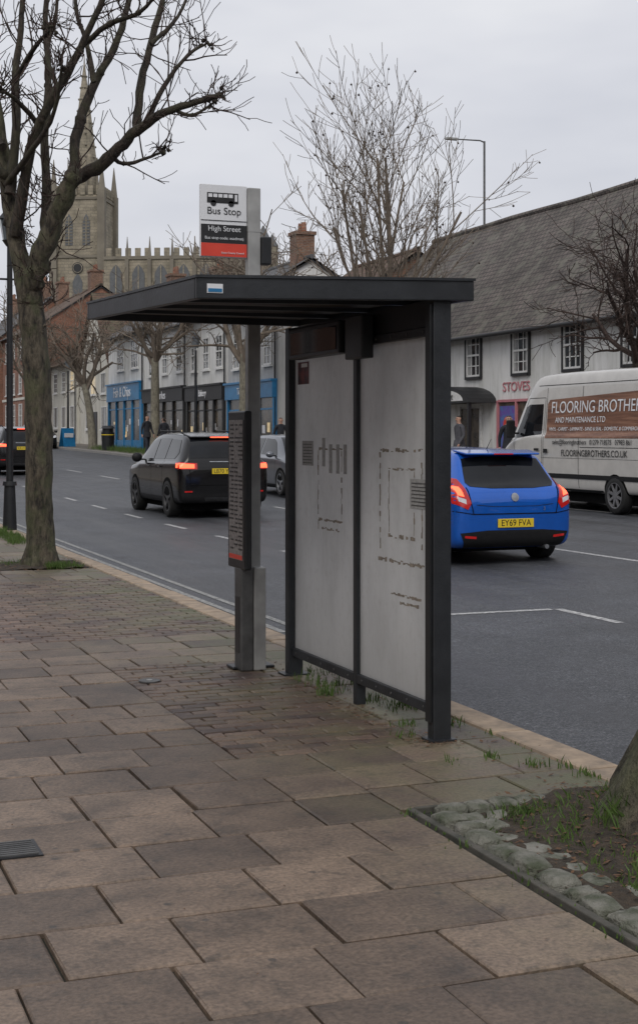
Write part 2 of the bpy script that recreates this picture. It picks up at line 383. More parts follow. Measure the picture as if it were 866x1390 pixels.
lay_slabs(-4,3.6,19,46,.55)
meshobj('pavement',bmS,m_slab); meshobj('block_paving',bmB,m_block)
grid('pavement_distant',[-14,-4,0,3.6],[46+4*i for i in range(22)]+[150,230],lambda x,y:zs(y)+.0,m_farpave)
def mark(name,segs,mat,dz=.004):
    bm=bmesh.new()
    for x0,x1,y0,y1 in segs:
        n=max(1,int((y1-y0)/2)); 
        for i in range(n):
            a=y0+(y1-y0)*i/n; b=y0+(y1-y0)*(i+1)/n
            bm.faces.new([bm.verts.new((x,y,zroad(x,y)+dz)) for x,y in ((x0,a),(x1,a),(x1,b),(x0,b))])
    return meshobj(name,bm,mat)
mark('lane_line',[(6.9,7.0,18.2+k*3.3,19.6+k*3.3) for k in range(16)]+[(7.08,7.18,11.0,12.1),(5.7,7.06,12.05,12.15)],m_white)
mark('centre_line',[(10.4,10.5,15.2+6*k,18.0+6*k) for k in range(18)],m_white)
mark('kerb_line',[(4.06,4.13,11.5,90),(4.26,4.33,11.5,90)],m_paintold)
mark('yellow_kerb_line',[(3.9,3.97,9.6,11.2)],m_yellow)
mark('far_kerb_line',[(15.0,15.08,20,60)],m_white)
# ------------------------------------------------------------ bus shelter
S=Asm('bus_shelter',(3.25,6.7,0))
S.box('near_post',m_frame,-.045,.058,-.01,.065,0,2.31,.006)
S.box('near_post_channel',m_black,-.060,-.047,.005,.060,.1,2.28)
S.box('middle_post',m_frame,-.03,.03,1.07,1.125,0,2.3,.004)
S.box('far_post',m_frame,-.05,.05,2.19,2.27,0,2.31,.006)
S.box('base_plates',m_frame,-.07,.08,-.03,.085,0.0,.012); S.box('base_plates',m_frame,-.09,.09,2.16,2.3,0.0,.012)
for a,b,n in ((.066,1.07,'a'),(1.125,2.19,'b')):
    S.box('bottom_rail',m_frame,-.03,.03,a,b,.13,.185,.004)
    S.box('top_rail',m_frame,-.03,.03,a,b,2.12,2.17,.004)
    S.box('panel_'+n,m_panel,-.006,.006,a,b,.185,2.12)
    S.box('upper_infill',m_black,-.02,.02,a,b,2.17,2.31)
    for k in range(5):
        yy=a+.08+(b-a-.16)*k/4; S.cyl('rail_rivets',m_galvd,(-.034,yy,.157),(-.0302,yy,.157),.008,n=8); S.cyl('rail_rivets',m_galvd,(-.034,yy,2.145),(-.0302,yy,2.145),.008,n=8)
S.box('display_box',m_black,-.12,-.035,1.13,2.0,2.085,2.28,.008)
S.box('display_box',m_black,-.11,-.035,.80,1.06,2.04,2.29,.008)
S.box('display_screen',m_glassc,-.124,-.121,1.17,1.96,2.11,2.25)
x0,x1,y0,y1=-1.33,.17,-.05,2.52
zt=[2.365,2.405,2.45,2.455]
def rz(x,y):
    u=(x-x0)/(x1-x0); v=(y-y0)/(y1-y0)
    return (zt[0]*(1-u)+zt[1]*u)*(1-v)+(zt[3]*(1-u)+zt[2]*u)*v
def rbox(part,mat,a,b,c,d,l,h,bev=0):
    S.hexa(part,mat,[(a,c,rz(a,c)+l),(b,c,rz(b,c)+l),(b,d,rz(b,d)+l),(a,d,rz(a,d)+l),(a,c,rz(a,c)+h),(b,c,rz(b,c)+h),(b,d,rz(b,d)+h),(a,d,rz(a,d)+h)],bev)
rbox('roof_fascia',m_frame,x0,x1,y0,y0+.04,-.105,0,.005)
rbox('roof_fascia',m_frame,x0,x1,y1-.04,y1,-.105,0,.005)
rbox('roof_fascia',m_frame,x0,x0+.04,y0+.042,y1-.042,-.105,0,.005)
rbox('roof_fascia',m_frame,x1-.04,x1,y0+.042,y1-.042,-.105,0,.005)
rbox('roof_skin',m_under,x0+.042,x1-.042,y0+.042,y1-.042,-.06,-.02)
for yy in (.62,1.25,1.88): rbox('roof_rib',m_frame,x0+.045,x1-.045,yy,yy+.04,-.085,-.062)
rbox('roof_lip',m_frame,x0-.006,x1+.006,y0-.008,y1+.008,-.002,.012)
S.box('fascia_sticker',m_signw,-1.28,-1.20,y0-.004,y0-.001,2.29,2.335); S.box('fascia_sticker_blue',m_blue,-1.275,-1.205,y0-.007,y0-.0045,2.295,2.312)
S.box('poster',m_poster,-.010,-.0065,1.93,2.13,1.93,2.075)
S.box('poster_strip',m_signw,-.012,-.0101,1.95,2.06,2.04,2.065)
def res(y0_,y1_,z0_,z1_):
    n=max(2,int(max(y1_-y0_,z1_-z0_)/.03))
    b=S.bm('residue',m_resid)
    hor=(y1_-y0_)>(z1_-z0_)
    for i in range(n):
        if rng.random()<.12: continue
        if hor:
            a=y0_+(y1_-y0_)*i/n; c=y0_+(y1_-y0_)*(i+1)/n; w=(z1_-z0_)*rng.uniform(.2,.9); o=rng.uniform(0,(z1_-z0_)-w); q=((a,z0_+o),(c,z0_+o+rng.uniform(-.004,.004)),(c,z0_+o+w),(a,z0_+o+w*rng.uniform(.6,1.3)))
        else:
            a=z0_+(z1_-z0_)*i/n; c=z0_+(z1_-z0_)*(i+1)/n; w=(y1_-y0_)*rng.uniform(.2,.9); o=rng.uniform(0,(y1_-y0_)-w); q=((y0_+o,a),(y0_+o+w,a),(y0_+o+w*rng.uniform(.6,1.3),c),(y0_+o,c))
        b.faces.new([b.verts.new((-.0072,yy,zz)) for yy,zz in q])
res(.20,.80,1.50,1.525); res(.18,.80,.88,.905); res(.20,.225,.95,1.45); res(.76,.785,.95,1.5); res(.3,.66,1.40,1.42); res(.3,.66,1.02,1.045); res(.3,.32,1.05,1.4); res(.64,.66,1.05,1.4); res(.22,.62,.70,.72); res(.25,.5,.66,.68)
res(1.35,1.75,1.05,1.075); res(1.35,1.375,1.08,1.5); res(1.75,1.775,1.0,1.5); res(1.35,1.75,1.5,1.52); res(1.4,1.7,1.0,1.02)
for yy,zz in ((1.28,1.36),(1.40,1.36),(1.52,1.36),(1.64,1.40)): 
    S.box('scraped_patch',m_resid2,-.0085,-.0065,yy,yy+.05,zz,zz+.18)
S.box('notice_sheet',m_resid2,-.009,-.0065,.14,.36,1.20,1.36); S.box('notice_sheet',m_resid2,-.009,-.0065,1.85,2.05,1.40,1.56)
for k in range(7): S.box('notice_print',m_galvd,-.0105,-.0092,.16,.34,1.215+k*.02,1.22+k*.02); S.box('notice_print',m_galvd,-.0105,-.0092,1.87,2.03,1.415+k*.02,1.42+k*.02)
for zz in (.85,.93,1.72,1.78): S.box('panel_clips',m_signw,-.022,-.0065,.075,.10,zz,zz+.035)
S.done()
# ------------------------------------------------------------ bus stop
B=Asm('bus_stop_sign',(3.06,9.23,0))
B.box('pole',m_galv,-.045,.045,-.035,.035,.68,3.28,.006)
B.box('base_box',m_galvd,-.11,-.02,-.08,.07,0,.70,.01); B.box('base_box_front',m_galv,-.018,.068,-.085,.05,0,.70,.01)
B.box('base_foot',m_black,-.14,.16,-.0,.16,0,.02,.008)
B.box('base_door',m_black,-.113,-.111,-.05,.04,.12,.5)
B.box('flag',m_signw,-.375,-.047,-.016,.016,2.80,3.29,.004)
B.box('flag_black_band',m_signk,-.372,-.05,-.020,-.0165,2.895,3.02)
B.box('flag_red_band',m_signr,-.372,-.05,-.020,-.0165,2.805,2.893)
B.box('flag_divider',m_signk,-.372,-.05,-.020,-.0165,3.045,3.049)
B.box('bus_icon',m_signk,-.33,-.11,-.0195,-.0165,3.165,3.235,.004); B.cyl('bus_icon_wheels',m_signk,(-.285,-.0195,3.163),(-.285,-.0165,3.163),.02); B.cyl('bus_icon_wheels',m_signk,(-.16,-.0195,3.163),(-.16,-.0165,3.163),.02)
for k in range(5): B.box('bus_icon_windows',m_signw,-.322+k*.036,-.294+k*.036,-.0215,-.0198,3.203,3.226)
B.box('bus_icon_windows',m_signw,-.135,-.118,-.0215,-.0198,3.18,3.226)
B.text('label_bus_stop',m_signk,'Bus Stop',.068,(-.21,-.018,3.11),(R(90),0,0))
B.text('label_street',m_signw,'High Street',.05,(-.21,-.0225,2.99),(R(90),0,0)); B.text('label_code',m_signw,'Bus stop code: esadmatj',.028,(-.21,-.0225,2.928),(R(90),0,0))
B.text('label_county',m_signw,'Essex County Council',.018,(-.15,-.0225,2.83),(R(90),0,0))
B.box('flag_fixing',m_black,.047,.12,-.05,.03,2.76,2.95,.008); B.box('flag_bracket',m_galv,-.047,.05,-.037,.037,2.98,3.0)
B.box('timetable_case',m_black,-.112,-.062,-.17,.21,.69,1.76,.01)
B.box('timetable_paper',m_paper,-.116,-.1135,-.13,.17,.75,1.70)
for k in range(30):
    z=.82+k*.029; 
    for (a,b) in ((-.12,-.03),(-.02,.06),(.07,.16)):
        if rng.random()<.85: B.box('timetable_rows',m_signk,-.1185,-.1162,a,a+(b-a)*rng.uniform(.5,1),z,z+.010)
B.box('timetable_head',m_signr,-.1185,-.1162,-.12,.16,.755,.785)
B.done()
D0=Asm('drain_cover',(.82,5.52,0),0)
D0.box('frame',m_black,-.14,.14,-.11,.11,.002,.008)
for i in range(8): D0.box('bars',m_galvd,-.125,.125,-.095+i*.025,-.084+i*.025,.008,.014)
D0.done()
D1=Asm('inspection_cover',(2.28,9.0,0)); D1.cyl('lid',m_galvd,(0,0,.0),(0,0,.009),.07,n=24); D1.cyl('lid_boss',m_galv,(0,0,.009),(0,0,.013),.02,n=12); D1.done()
# ------------------------------------------------------------ tree pits
def blades(bm,cx,cy,rx,ry,n,h,zf,clump=.5,lean=.5):
    cl=[(rng.uniform(-rx,rx),rng.uniform(-ry,ry)) for _ in range(max(1,n//18))]
    for i in range(n):
        if rng.random()<clump:
            c=rng.choice(cl); x=cx+c[0]+rng.gauss(0,.035); y=cy+c[1]+rng.gauss(0,.035); hh=h*rng.uniform(.6,1.4)
        else: x=cx+rng.uniform(-rx,rx); y=cy+rng.uniform(-ry,ry); hh=h*rng.uniform(.3,.9)
        if x>3.6 and y<60: continue
        z=zf(x,y); a=rng.uniform(0,6.28); w=.0035; l=hh*rng.uniform(.1,lean); b=rng.uniform(0,6.28)
        p=Vector((x,y,z)); u=Vector((math.cos(a)*w,math.sin(a)*w,0)); d=Vector((math.cos(b)*l,math.sin(b)*l,0))
        v=[bm.verts.new(q) for q in (p-u,p+u,p+d*.4+u*.8+Vector((0,0,hh*.6)),p+d+Vector((0,0,hh)),p+d*.4-u*.8+Vector((0,0,hh*.6)))]
        bm.faces.new(v)
TC=Vector((3.49,4.96,0))
def pitz(x,y): return -.03+.05*math.sin(x*5+y*3)*.3+.07*math.exp(-((x-TC.x)**2+(y-TC.y)**2)*3)
grid('tree_pit_soil',[2.6+i*.055 for i in range(19)],[2.95+i*.09 for i in range(29)],lambda x,y:pitz(x,y)+rng.uniform(-.015,.015)+.02,m_soil)
grid('tree_pit_soil',[2.47+i*.1 for i in range(12)],[16.92+i*.12 for i in range(10)],lambda x,y:.0+rng.uniform(-.012,.012)+.03*math.exp(-((x-3.05)**2+(y-17.4)**2)*4),m_soil)
bg=bmesh.new()
blades(bg,3.2,4.6,.38,.75,2600,.045,lambda x,y:pitz(x,y)+.0,.6,.9)
blades(bg,3.20,4.95,.06,.06,150,.11,pitz,.8,.9); blades(bg,3.0,5.3,.3,.06,260,.05,pitz,.8,.9)
blades(bg,3.15,4.1,.35,.3,1100,.045,pitz,.4,.9)
zz0=lambda x,y:zs(y)-.008
blades(bg,3.3,6.2,.28,.3,60,.04,zz0,.95); blades(bg,3.45,7.9,.1,1.1,260,.05,zz0,.85); blades(bg,3.2,8.6,.06,.5,90,.08,zz0,.9)
blades(bg,3.59,6.5,.02,3.,300,.035,zz0,.7); blades(bg,3.57,5.6,.02,.4,60,.05,zz0,.7)
blades(bg,3.25,17.1,.2,.18,700,.08,zz0,.6); blades(bg,2.85,17.7,.35,.25,300,.06,zz0,.6); blades(bg,3.42,22.4,.15,1.5,1300,.10,zz0,.6); blades(bg,3.5,32,.1,8,1600,.12,zz0,.6)
blades(bg,3.15,7.1,.1,.4,50,.04,zz0,.9); blades(bg,2.52,4.5,.02,1.0,90,.025,zz0,.6); blades(bg,2.7,4.2,.14,1.3,260,.02,lambda x,y:-.015,.5)
meshobj('grass_tufts',bg,m_grass,False,False)
bg=bmesh.new(); blades(bg,17,72,.8,6,3000,.25,zfar,.6); meshobj('grass_verge',bg,m_grass,False,False)
bl=bmesh.new()
def litter(cx,cy,rx,ry,n,zf,s=.02):
    for i in range(n):
        x=cx+rng.uniform(-rx,rx); y=cy+rng.uniform(-ry,ry); z=zf(x,y)+.012; a=rng.uniform(0,6.28); l=s*rng.uniform(.4,1.3); w=l*rng.uniform(.25,.6)
        u=Vector((math.cos(a),math.sin(a),rng.uniform(-.3,.3)))*l; v=Vector((-math.sin(a),math.cos(a),rng.uniform(-.3,.3)))*w; p=Vector((x,y,z))
        bl.faces.new([bl.verts.new(q) for q in (p-u,p-v,p+u,p+v)])
litter(3.12,4.5,.45,1.1,900,lambda x,y:pitz(x,y)+.015,.017); litter(3.4,6.9,.15,2.0,220,lambda x,y:-.006,.014); litter(3.15,7.6,.1,1.0,260,lambda x,y:-.006,.012)
litter(1.2,6,3.0,4,160,lambda x,y:-.006,.009); litter(3.0,17.4,.6,.8,250,lambda x,y:.01,.025); litter(2.9,9.4,.4,.3,90,lambda x,y:-.006,.013); litter(3.25,6.68,.12,.1,80,lambda x,y:-.006,.010)
meshobj('leaf_litter',bl,m_leaf,False,False)
bc=bmesh.new()
def cobble(x,y,lx,ly,a,z=.0,h=.06):
    M_=Matrix.Translation((x,y,z))@Matrix.Rotation(a,4,'Z')@Matrix.Rotation(rng.uniform(-.08,.08),4,'X')@Matrix.Rotation(rng.uniform(-.08,.08),4,'Y')
    v=[]
    for zz,k in ((-h,1.0),(.004,1.0),(.018,.94),(.028,.72)):
        for sx,sy in ((-.92,-.92),(0,-1.04),(.92,-.92),(1.04,0),(.92,.92),(0,1.03),(-.92,.92),(-1.03,0)):
            v.append(bc.verts.new(M_@Vector((sx*lx/2*k+rng.uniform(-.006,.006),sy*ly/2*k+rng.uniform(-.006,.006),zz+rng.uniform(-.005,.005)))))
    for L in (0,8,16):
        for i in range(8): bc.faces.new((v[L+i],v[L+(i+1)%8],v[L+8+(i+1)%8],v[L+8+i]))
    c=bc.verts.new(M_@Vector((0,0,.031)))
    for i in range(8): bc.faces.new((v[24+i],v[24+(i+1)%8],c))
y=5.40
while y>2.6:
    l=rng.uniform(.10,.22); cobble(2.63+rng.uniform(-.012,.012),y-l/2,.12,l*.90,rng.uniform(-.1,.1),rng.uniform(-.012,.004)); y-=l
y=5.30
while y>2.6:
    l=rng.uniform(.10,.2); 
    if rng.random()<.9: cobble(2.765+rng.uniform(-.015,.015),y-l/2,.12,l*.88,rng.uniform(-.2,.2),-.022+rng.uniform(-.01,.006))
    y-=l
x=2.64
while x<3.25:
    l=rng.uniform(.12,.22); cobble(x+l/2,5.46,l*.92,.12,rng.uniform(-.1,.1),-.006)
    if rng.random()<.75: cobble(x+l/2+.03,5.33,l*.82,.11,rng.uniform(-.25,.25),-.022)
    x+=l
o=meshobj('cobble_edging',bc,m_cobble,True); md=o.modifiers.new('b','BEVEL'); md.width=.006; md.segments=2
E=Asm('pit_edging_strip'); E.box('strip',m_edge,2.525,2.56,2.6,5.54,-.03,.004,.005); E.box('strip_end',m_edge,2.565,3.3,5.53,5.555,-.03,.003,.005); E.done()
# ------------------------------------------------------------ trees
def rv(): return Vector((rng.gauss(0,1),rng.gauss(0,1),rng.gauss(0,1)))
def grow(bm,p,d,L,r,lev,cfg,tips=None):
    mx=cfg['levels']; seg=4 if lev<mx else 3
    pts=[p.copy()]; d=d.normalized()
    for s in range(seg):
        d=(d+rv()*cfg['wander']+Vector((0,0,cfg['up']))).normalized(); p=p+d*(L/seg); pts.append(p.copy())
    re=max(cfg['rmin'],r*(.55 if lev<mx else .3))
    rad=[r+(re-r)*i/seg for i in range(seg+1)]
    tube(bm,pts,rad,cfg['sides'][lev])
    if tips is not None and lev>=mx-1: tips.append(pts[-1])
    if lev<mx:
        n=cfg['n'][lev]
        for k in range(n):
            t=cfg.get('t0',.3)+(1-cfg.get('t0',.3))*(k+rng.random())/n
            f=t*seg; i=min(seg-1,int(f)); q=pts[i].lerp(pts[i+1],f-i); dd=(pts[i+1]-pts[i]).normalized()
            ax=dd.cross(rv()).normalized(); nd=Matrix.Rotation(R(rng.uniform(*cfg['ang'])),3,ax)@dd
            grow(bm,q,nd,L*rng.uniform(*cfg['lr']),max(cfg['rmin'],min(rad[i],r)*cfg['rr']),lev+1,cfg,tips)
def knob(bm,p,r):
    bmesh.ops.create_icosphere(bm,subdivisions=1,radius=r,matrix=Matrix.Translation(p)@Matrix.Diagonal((rng.uniform(.8,1.2),rng.uniform(.8,1.2),rng.uniform(.8,1.3),1)))
T=Asm('lime_tree')
bt=T.bm('trunk',m_bark,0,True); bb=T.bm('branches',m_barkd,0,True)
DT=17.3
def smooth_path(pts,rad,k=3):
    for _ in range(k-1):
        a=[pts[0]]; b=[rad[0]]
        for i in range(len(pts)-1):
            a+= [pts[i].lerp(pts[i+1],.25),pts[i].lerp(pts[i+1],.75)]; b+=[rad[i]*.75+rad[i+1]*.25,rad[i]*.25+rad[i+1]*.75]
        a.append(pts[-1]); b.append(rad[-1]); pts,rad=a,b
    return pts,rad
def limb(bm,pl,w,dd=None,n=9,jit=.14):
    N=len(pl); dd=dd or [0]*N
    pts=[P(x,y,DT+dd[i]) for i,(x,y) in enumerate(pl)]
    rad=[ (w[i] if isinstance(w,list) else w)/2/111.5 for i in range(N)]
    pts,rad=smooth_path(pts,rad,3)
    pts=[p+rv()*rad[i]*jit for i,p in enumerate(pts)]
    rad=[r*rng.uniform(1-jit*.8,1+jit) for r in rad]
    tube(bm,pts,rad,n,True); return pts,rad
limb(bt,[(57,778),(57,762),(56,740),(54,700),(54,640),(53,560),(50,490),(45,430),(38,385)],[56,46,39,36,36,37,36,35,34],n=20,jit=.035)
for a in range(5):
    an=a*1.256+.4; c=P(57,768,DT); tube(bt,[c+Vector((math.cos(an)*.10,math.sin(an)*.10,.24)),c+Vector((math.cos(an)*.18,math.sin(an)*.18,.05)),c+Vector((math.cos(an)*.27,math.sin(an)*.27,-.06))],[.08,.07,.04],7)
limbs=[]
def LB(pl,w0,w1,dmax=0,n=8,bm=None):
    N=len(pl); r=limb(bm or bb,pl,[w0+(w1-w0)*i/(N-1) for i in range(N)],[dmax*i/(N-1) for i in range(N)],n,.10); limbs.append(r); return r
LB([(40,415),(50,365),(64,325),(84,275),(100,240)],32,22,-.4,12,bt)
LB([(100,242),(135,228),(165,198),(190,174),(222,152),(262,140),(302,128)],20,6,-.8)
LB([(186,178),(190,120),(205,60),(222,0),(232,-60)],13,6,.6)
LB([(100,242),(103,180),(128,112),(160,60),(176,0),(190,-70)],15,6,.9)
LB([(38,395),(24,330),(10,250),(2,180),(-12,100),(-30,20)],28,10,.5,10,bt)
LB([(22,320),(38,220),(52,170),(80,120),(112,62),(140,0),(160,-60)],17,6,-.9)
LB([(14,265),(24,180),(20,110),(28,50),(34,-30)],15,6,.4)
LB([(62,330),(64,260),(60,180),(68,100),(60,30),(70,-50)],15,6,1.2)
LB([(4,200),(-30,150),(-60,60)],12,5,1); LB([(8,240),(-40,200),(-110,150),(-180,100)],14,5,-.5)
LB([(150,212),(168,225),(205,213),(225,205)],7,3,.5); LB([(200,165),(225,110),(262,68),(280,60)],8,3,.3); LB([(235,148),(260,160),(290,140)],6,3,.2)
LB([(80,122),(60,70),(80,20),(75,-30)],8,4,.3); LB([(128,112),(120,60),(100,10),(110,-40)],8,4,.4); LB([(205,60),(240,30),(262,-20)],7,3,.4)
LB([(20,110),(50,60),(70,40)],8,4,-1); LB([(112,62),(150,30),(190,20),(215,-10)],8,4,-1)
LB([(60,180),(30,140),(0,120)],8,4,-.6); LB([(10,250),(40,210),(75,160),(85,90)],9,4,-1.2)
bw=T.bm('twigs',m_twigd,0,False)
cfgT=dict(levels=1,wander=.20,up=.08,sides=[4,3],n=[3],ang=(20,50),lr=(.4,.7),rr=.6,rmin=.005)
for pts,rad in limbs:
    L=sum((a-b).length for a,b in zip(pts,pts[1:]))
    for k in range(int(L*5.5)+2):
        i=rng.randrange(len(pts)//4,len(pts)-1); p=pts[i].lerp(pts[i+1],rng.random()); d=(pts[i+1]-pts[i]).normalized()
        d=(d*.4+rv()*.6+Vector((0,0,.45))).normalized()
        grow(bw,p,d,rng.uniform(.15,.7),rng.uniform(.007,.012),0,cfgT)
        if rng.random()<.4: knob(bb,p,rad[i]*rng.uniform(.6,1.2)+.008)
    for k in range(10):
        p=pts[-1]+rv()*.04; grow(bw,p,rv()+Vector((0,0,.6)),rng.uniform(.1,.3),.008,0,cfgT); knob(bb,p,rng.uniform(.012,.03))
for k in range(70):
    p=P(rng.uniform(30,75),rng.uniform(260,420),DT-.12); grow(bw,p,rv()+Vector((0,0,.8)),rng.uniform(.1,.35),.006,0,cfgT)
for k in range(14): knob(bt,P(rng.uniform(42,64),rng.uniform(400,740),DT-.12+rng.uniform(0,.05)),rng.uniform(.015,.035))
T.done()
T=Asm('lime_tree'); bt=T.bm('trunk',m_bark,0,True); bb=T.bm('branches',m_barkd,0,True)
c=TC
tube(bt,*smooth_path([c+Vector(v) for v in ((-.03,0,-.05),(0,0,.10),(.05,-.02,.3),(.12,-.05,.6),(.24,-.10,1.1),(.32,-.13,1.8),(.36,-.14,2.6),(.40,-.15,3.4))],[.34,.26,.215,.20,.19,.185,.18,.17],3),22)
for a in range(9):
    an=a*.7+.3; k=rng.uniform(.75,1.1); tube(bt,[c+Vector((math.cos(an)*.12+.04,math.sin(an)*.12,.34)),c+Vector((math.cos(an)*.20,math.sin(an)*.20,.12)),c+Vector((math.cos(an)*.33*k,math.sin(an)*.33*k,-.04))],[.08,.085,.05],9)
for k in range(16):
    an=rng.uniform(0,6.28); z=rng.uniform(.02,.25); r=.26-.1*z; knob(bt,c+Vector((math.cos(an)*r,math.sin(an)*r,z)),rng.uniform(.010,.022))
cfgR=dict(levels=3,wander=.16,up=.05,sides=[8,6,4,3],n=[4,4,4],ang=(25,60),lr=(.5,.8),rr=.55,rmin=.006,t0=.35)
for k in range(3): grow(bb,c+Vector((.40,-.15,3.3)),Vector((1.1,-.5+k*.35-.4,1.0)),1.8,.11,0,cfgR)
T.done()
def tree(name,base,H,trunk_h,r,cfg,limbs_n,L,spread,bark,twig,lean=(0,0),balls=0,seed=1,mincone=.2):
    global rng
    old=rng; rng=random.Random(seed)
    T=Asm(name,base); bt=T.bm('trunk',bark,0,True); bb=T.bm('crown',twig,0,True)
    top=Vector((lean[0],lean[1],trunk_h))
    pts=[Vector((0,0,-.3)),Vector((0,0,.15)),Vector((lean[0]*.2,lean[1]*.2,trunk_h*.35)),Vector((lean[0]*.5,lean[1]*.5,trunk_h*.7)),top]
    p2,r2=smooth_path(pts,[r*1.5,r*1.15,r,r*.9,r*.8],3); tube(bt,p2,r2,10)
    tips=[]
    for k in range(limbs_n):
        a=k*2.4+rng.uniform(-.3,.3); s=(mincone+(1-mincone)*((k+.5)/limbs_n))*spread
        d=Vector((math.cos(a)*s,math.sin(a)*s,1)); st=p2[-1-rng.randrange(0,4)]
        grow(bb,st.copy(),d,L*(1.12-.35*k/limbs_n)*rng.uniform(.95,1.05),r*cfg.get('lrad',.55),0,cfg,tips)
    if balls:
        bd=T.bm('seed_balls',m_twigd,0,True)
        for p in rng.sample(tips,min(balls,len(tips))): bmesh.ops.create_icosphere(bd,subdivisions=1,radius=rng.uniform(.03,.045),matrix=Matrix.Translation(p+Vector((0,0,-.06))))
    T.done(); rng=old
cfgP=dict(levels=3,wander=.065,up=.06,sides=[6,5,4,3],n=[7,5,4],ang=(18,46),lr=(.36,.58),rr=.5,rmin=.0085,t0=.2,lrad=.40)
bx,by=18.4,42.0
tree('plane_tree',(bx,by,zfar(bx,by)),13,3.8,.17,cfgP,9,5.9,.68,m_plane,m_twig,(0,0),130,21,.03)
cfgQ=dict(levels=3,wander=.16,up=.05,sides=[6,5,4,3],n=[6,5,4],ang=(25,65),lr=(.45,.7),rr=.5,rmin=.008,t0=.2)
bx,by=19.3,28.9
tree('street_tree',(bx,by,zfar(bx,by)),8,3.4,.14,cfgQ,8,2.3,1.2,m_barkd,m_twigd,(0,.2),0,5,.3)
def tb(px,x):
    r=(px-433)/F; D=x/(CA*r+SA); return D,D*(CA-SA*r)
for px,x,H,th,L,seed,bark in ((127,16.9,9,3.6,3.3,11,m_plane),(211,17.2,8,4.6,2.6,12,m_plane),(332,17.0,9,4.2,3.4,13,m_plane),(44,16.8,9,4,4,14,m_plane)):
    D,yy=tb(px,x)
    cq=dict(cfgQ); cq['rmin']=.013; cq['n']=[5,4,4]
    tree('plane_tree',(x,yy,zfar(x,yy)),H,th,.22,cq,7,L,1.0,bark,m_twig,(-.4 if px==127 else 0,.5 if px==127 else 0),0,seed,.35)
cb_=dict(cfgQ); cb_['rmin']=.018; cb_['n']=[5,4,4]; cb_['wander']=.1; cb_['ang']=(18,45)
for px,D,H in ((345,78,8.5),(235,110,8),(390,74,7.5),(650,70,5.5)):
    p=P(px,590,D); tree('bare_tree',(p.x,p.y,zs(p.y)),H,4.5,.2,cb_,8,H*.52,.7,m_twig,m_twig,(0,0),0,int(px),.2)
for px,D,H in ((180,150,7.5),(230,160,7.5),(30,165,10)):
    p=P(px,590,D); cc=dict(cb_); cc['rmin']=.04; cc['n']=[5,4,3]
    tree('bare_tree',(p.x,p.y,zs(p.y)),H,6,.3,cc,8,H*.6,.8,m_twig,m_twig,(0,0),0,int(px),.2)
# ------------------------------------------------------------ buildings
def window(A,y,z,w,h,fm,glass=None,bars=(2,3),outer=None,x=0):
    g=glass or m_glass
    A.box('window_glass'+('_l' if g is m_glassl else '_w' if g is m_warm else ''),g,x-.012,x-.003,y-w/2,y+w/2,z,z+h)
    if g is m_glass and rng.random()<.6:
        A.box('curtains',m_galv,x-.0135,x-.0122,y-w/2,y-w/2+w*rng.uniform(.12,.28),z,z+h); A.box('curtains',m_galv,x-.0135,x-.0122,y+w/2-w*rng.uniform(.12,.28),y+w/2,z,z+h)
    t=.06
    n='window_frames'
    A.box(n,fm,x-.05,x-.014,y-w/2,y-w/2+t,z,z+h); A.box(n,fm,x-.05,x-.014,y+w/2-t,y+w/2,z,z+h)
    A.box(n,fm,x-.05,x-.014,y-w/2+t,y+w/2-t,z,z+t); A.box(n,fm,x-.05,x-.014,y-w/2+t,y+w/2-t,z+h-t,z+h)
    if bars[1]>1: A.box('window_meeting_rail',fm,x-.055,x-.014,y-w/2+t,y+w/2-t,z+h/2-.03,z+h/2+.03)
    for i in range(1,bars[0]): 
        yy=y-w/2+w*i/bars[0]; A.box('glazing_bars',fm,x-.035,x-.0137,yy-.018,yy+.018,z+t,z+h-t)
    for i in range(1,bars[1]*2):
        if i==bars[1]: continue
        zz=z+h*i/(bars[1]*2)
        if bars[1]>1: A.box('glazing_bars_h',fm,x-.033,x-.0138,y-w/2+t,y+w/2-t,zz-.014,zz+.014)
    if outer:
        o=.09
        A.box('window_surround',outer,x-.07,x-.002,y-w/2-o,y-w/2-.002,z-o,z+h+o); A.box('window_surround',outer,x-.07,x-.002,y+w/2+.002,y+w/2+o,z-o,z+h+o)
        A.box('window_surround',outer,x-.07,x-.002,y-w/2,y+w/2,z+h+.002,z+h+o); A.box('window_surround',outer,x-.09,x-.002,y-w/2,y+w/2,z-o,z-.002)
    else: A.box('window_sills',fm,x-.12,x-.001,y-w/2-.08,y+w/2+.08,z-.09,z-.003)
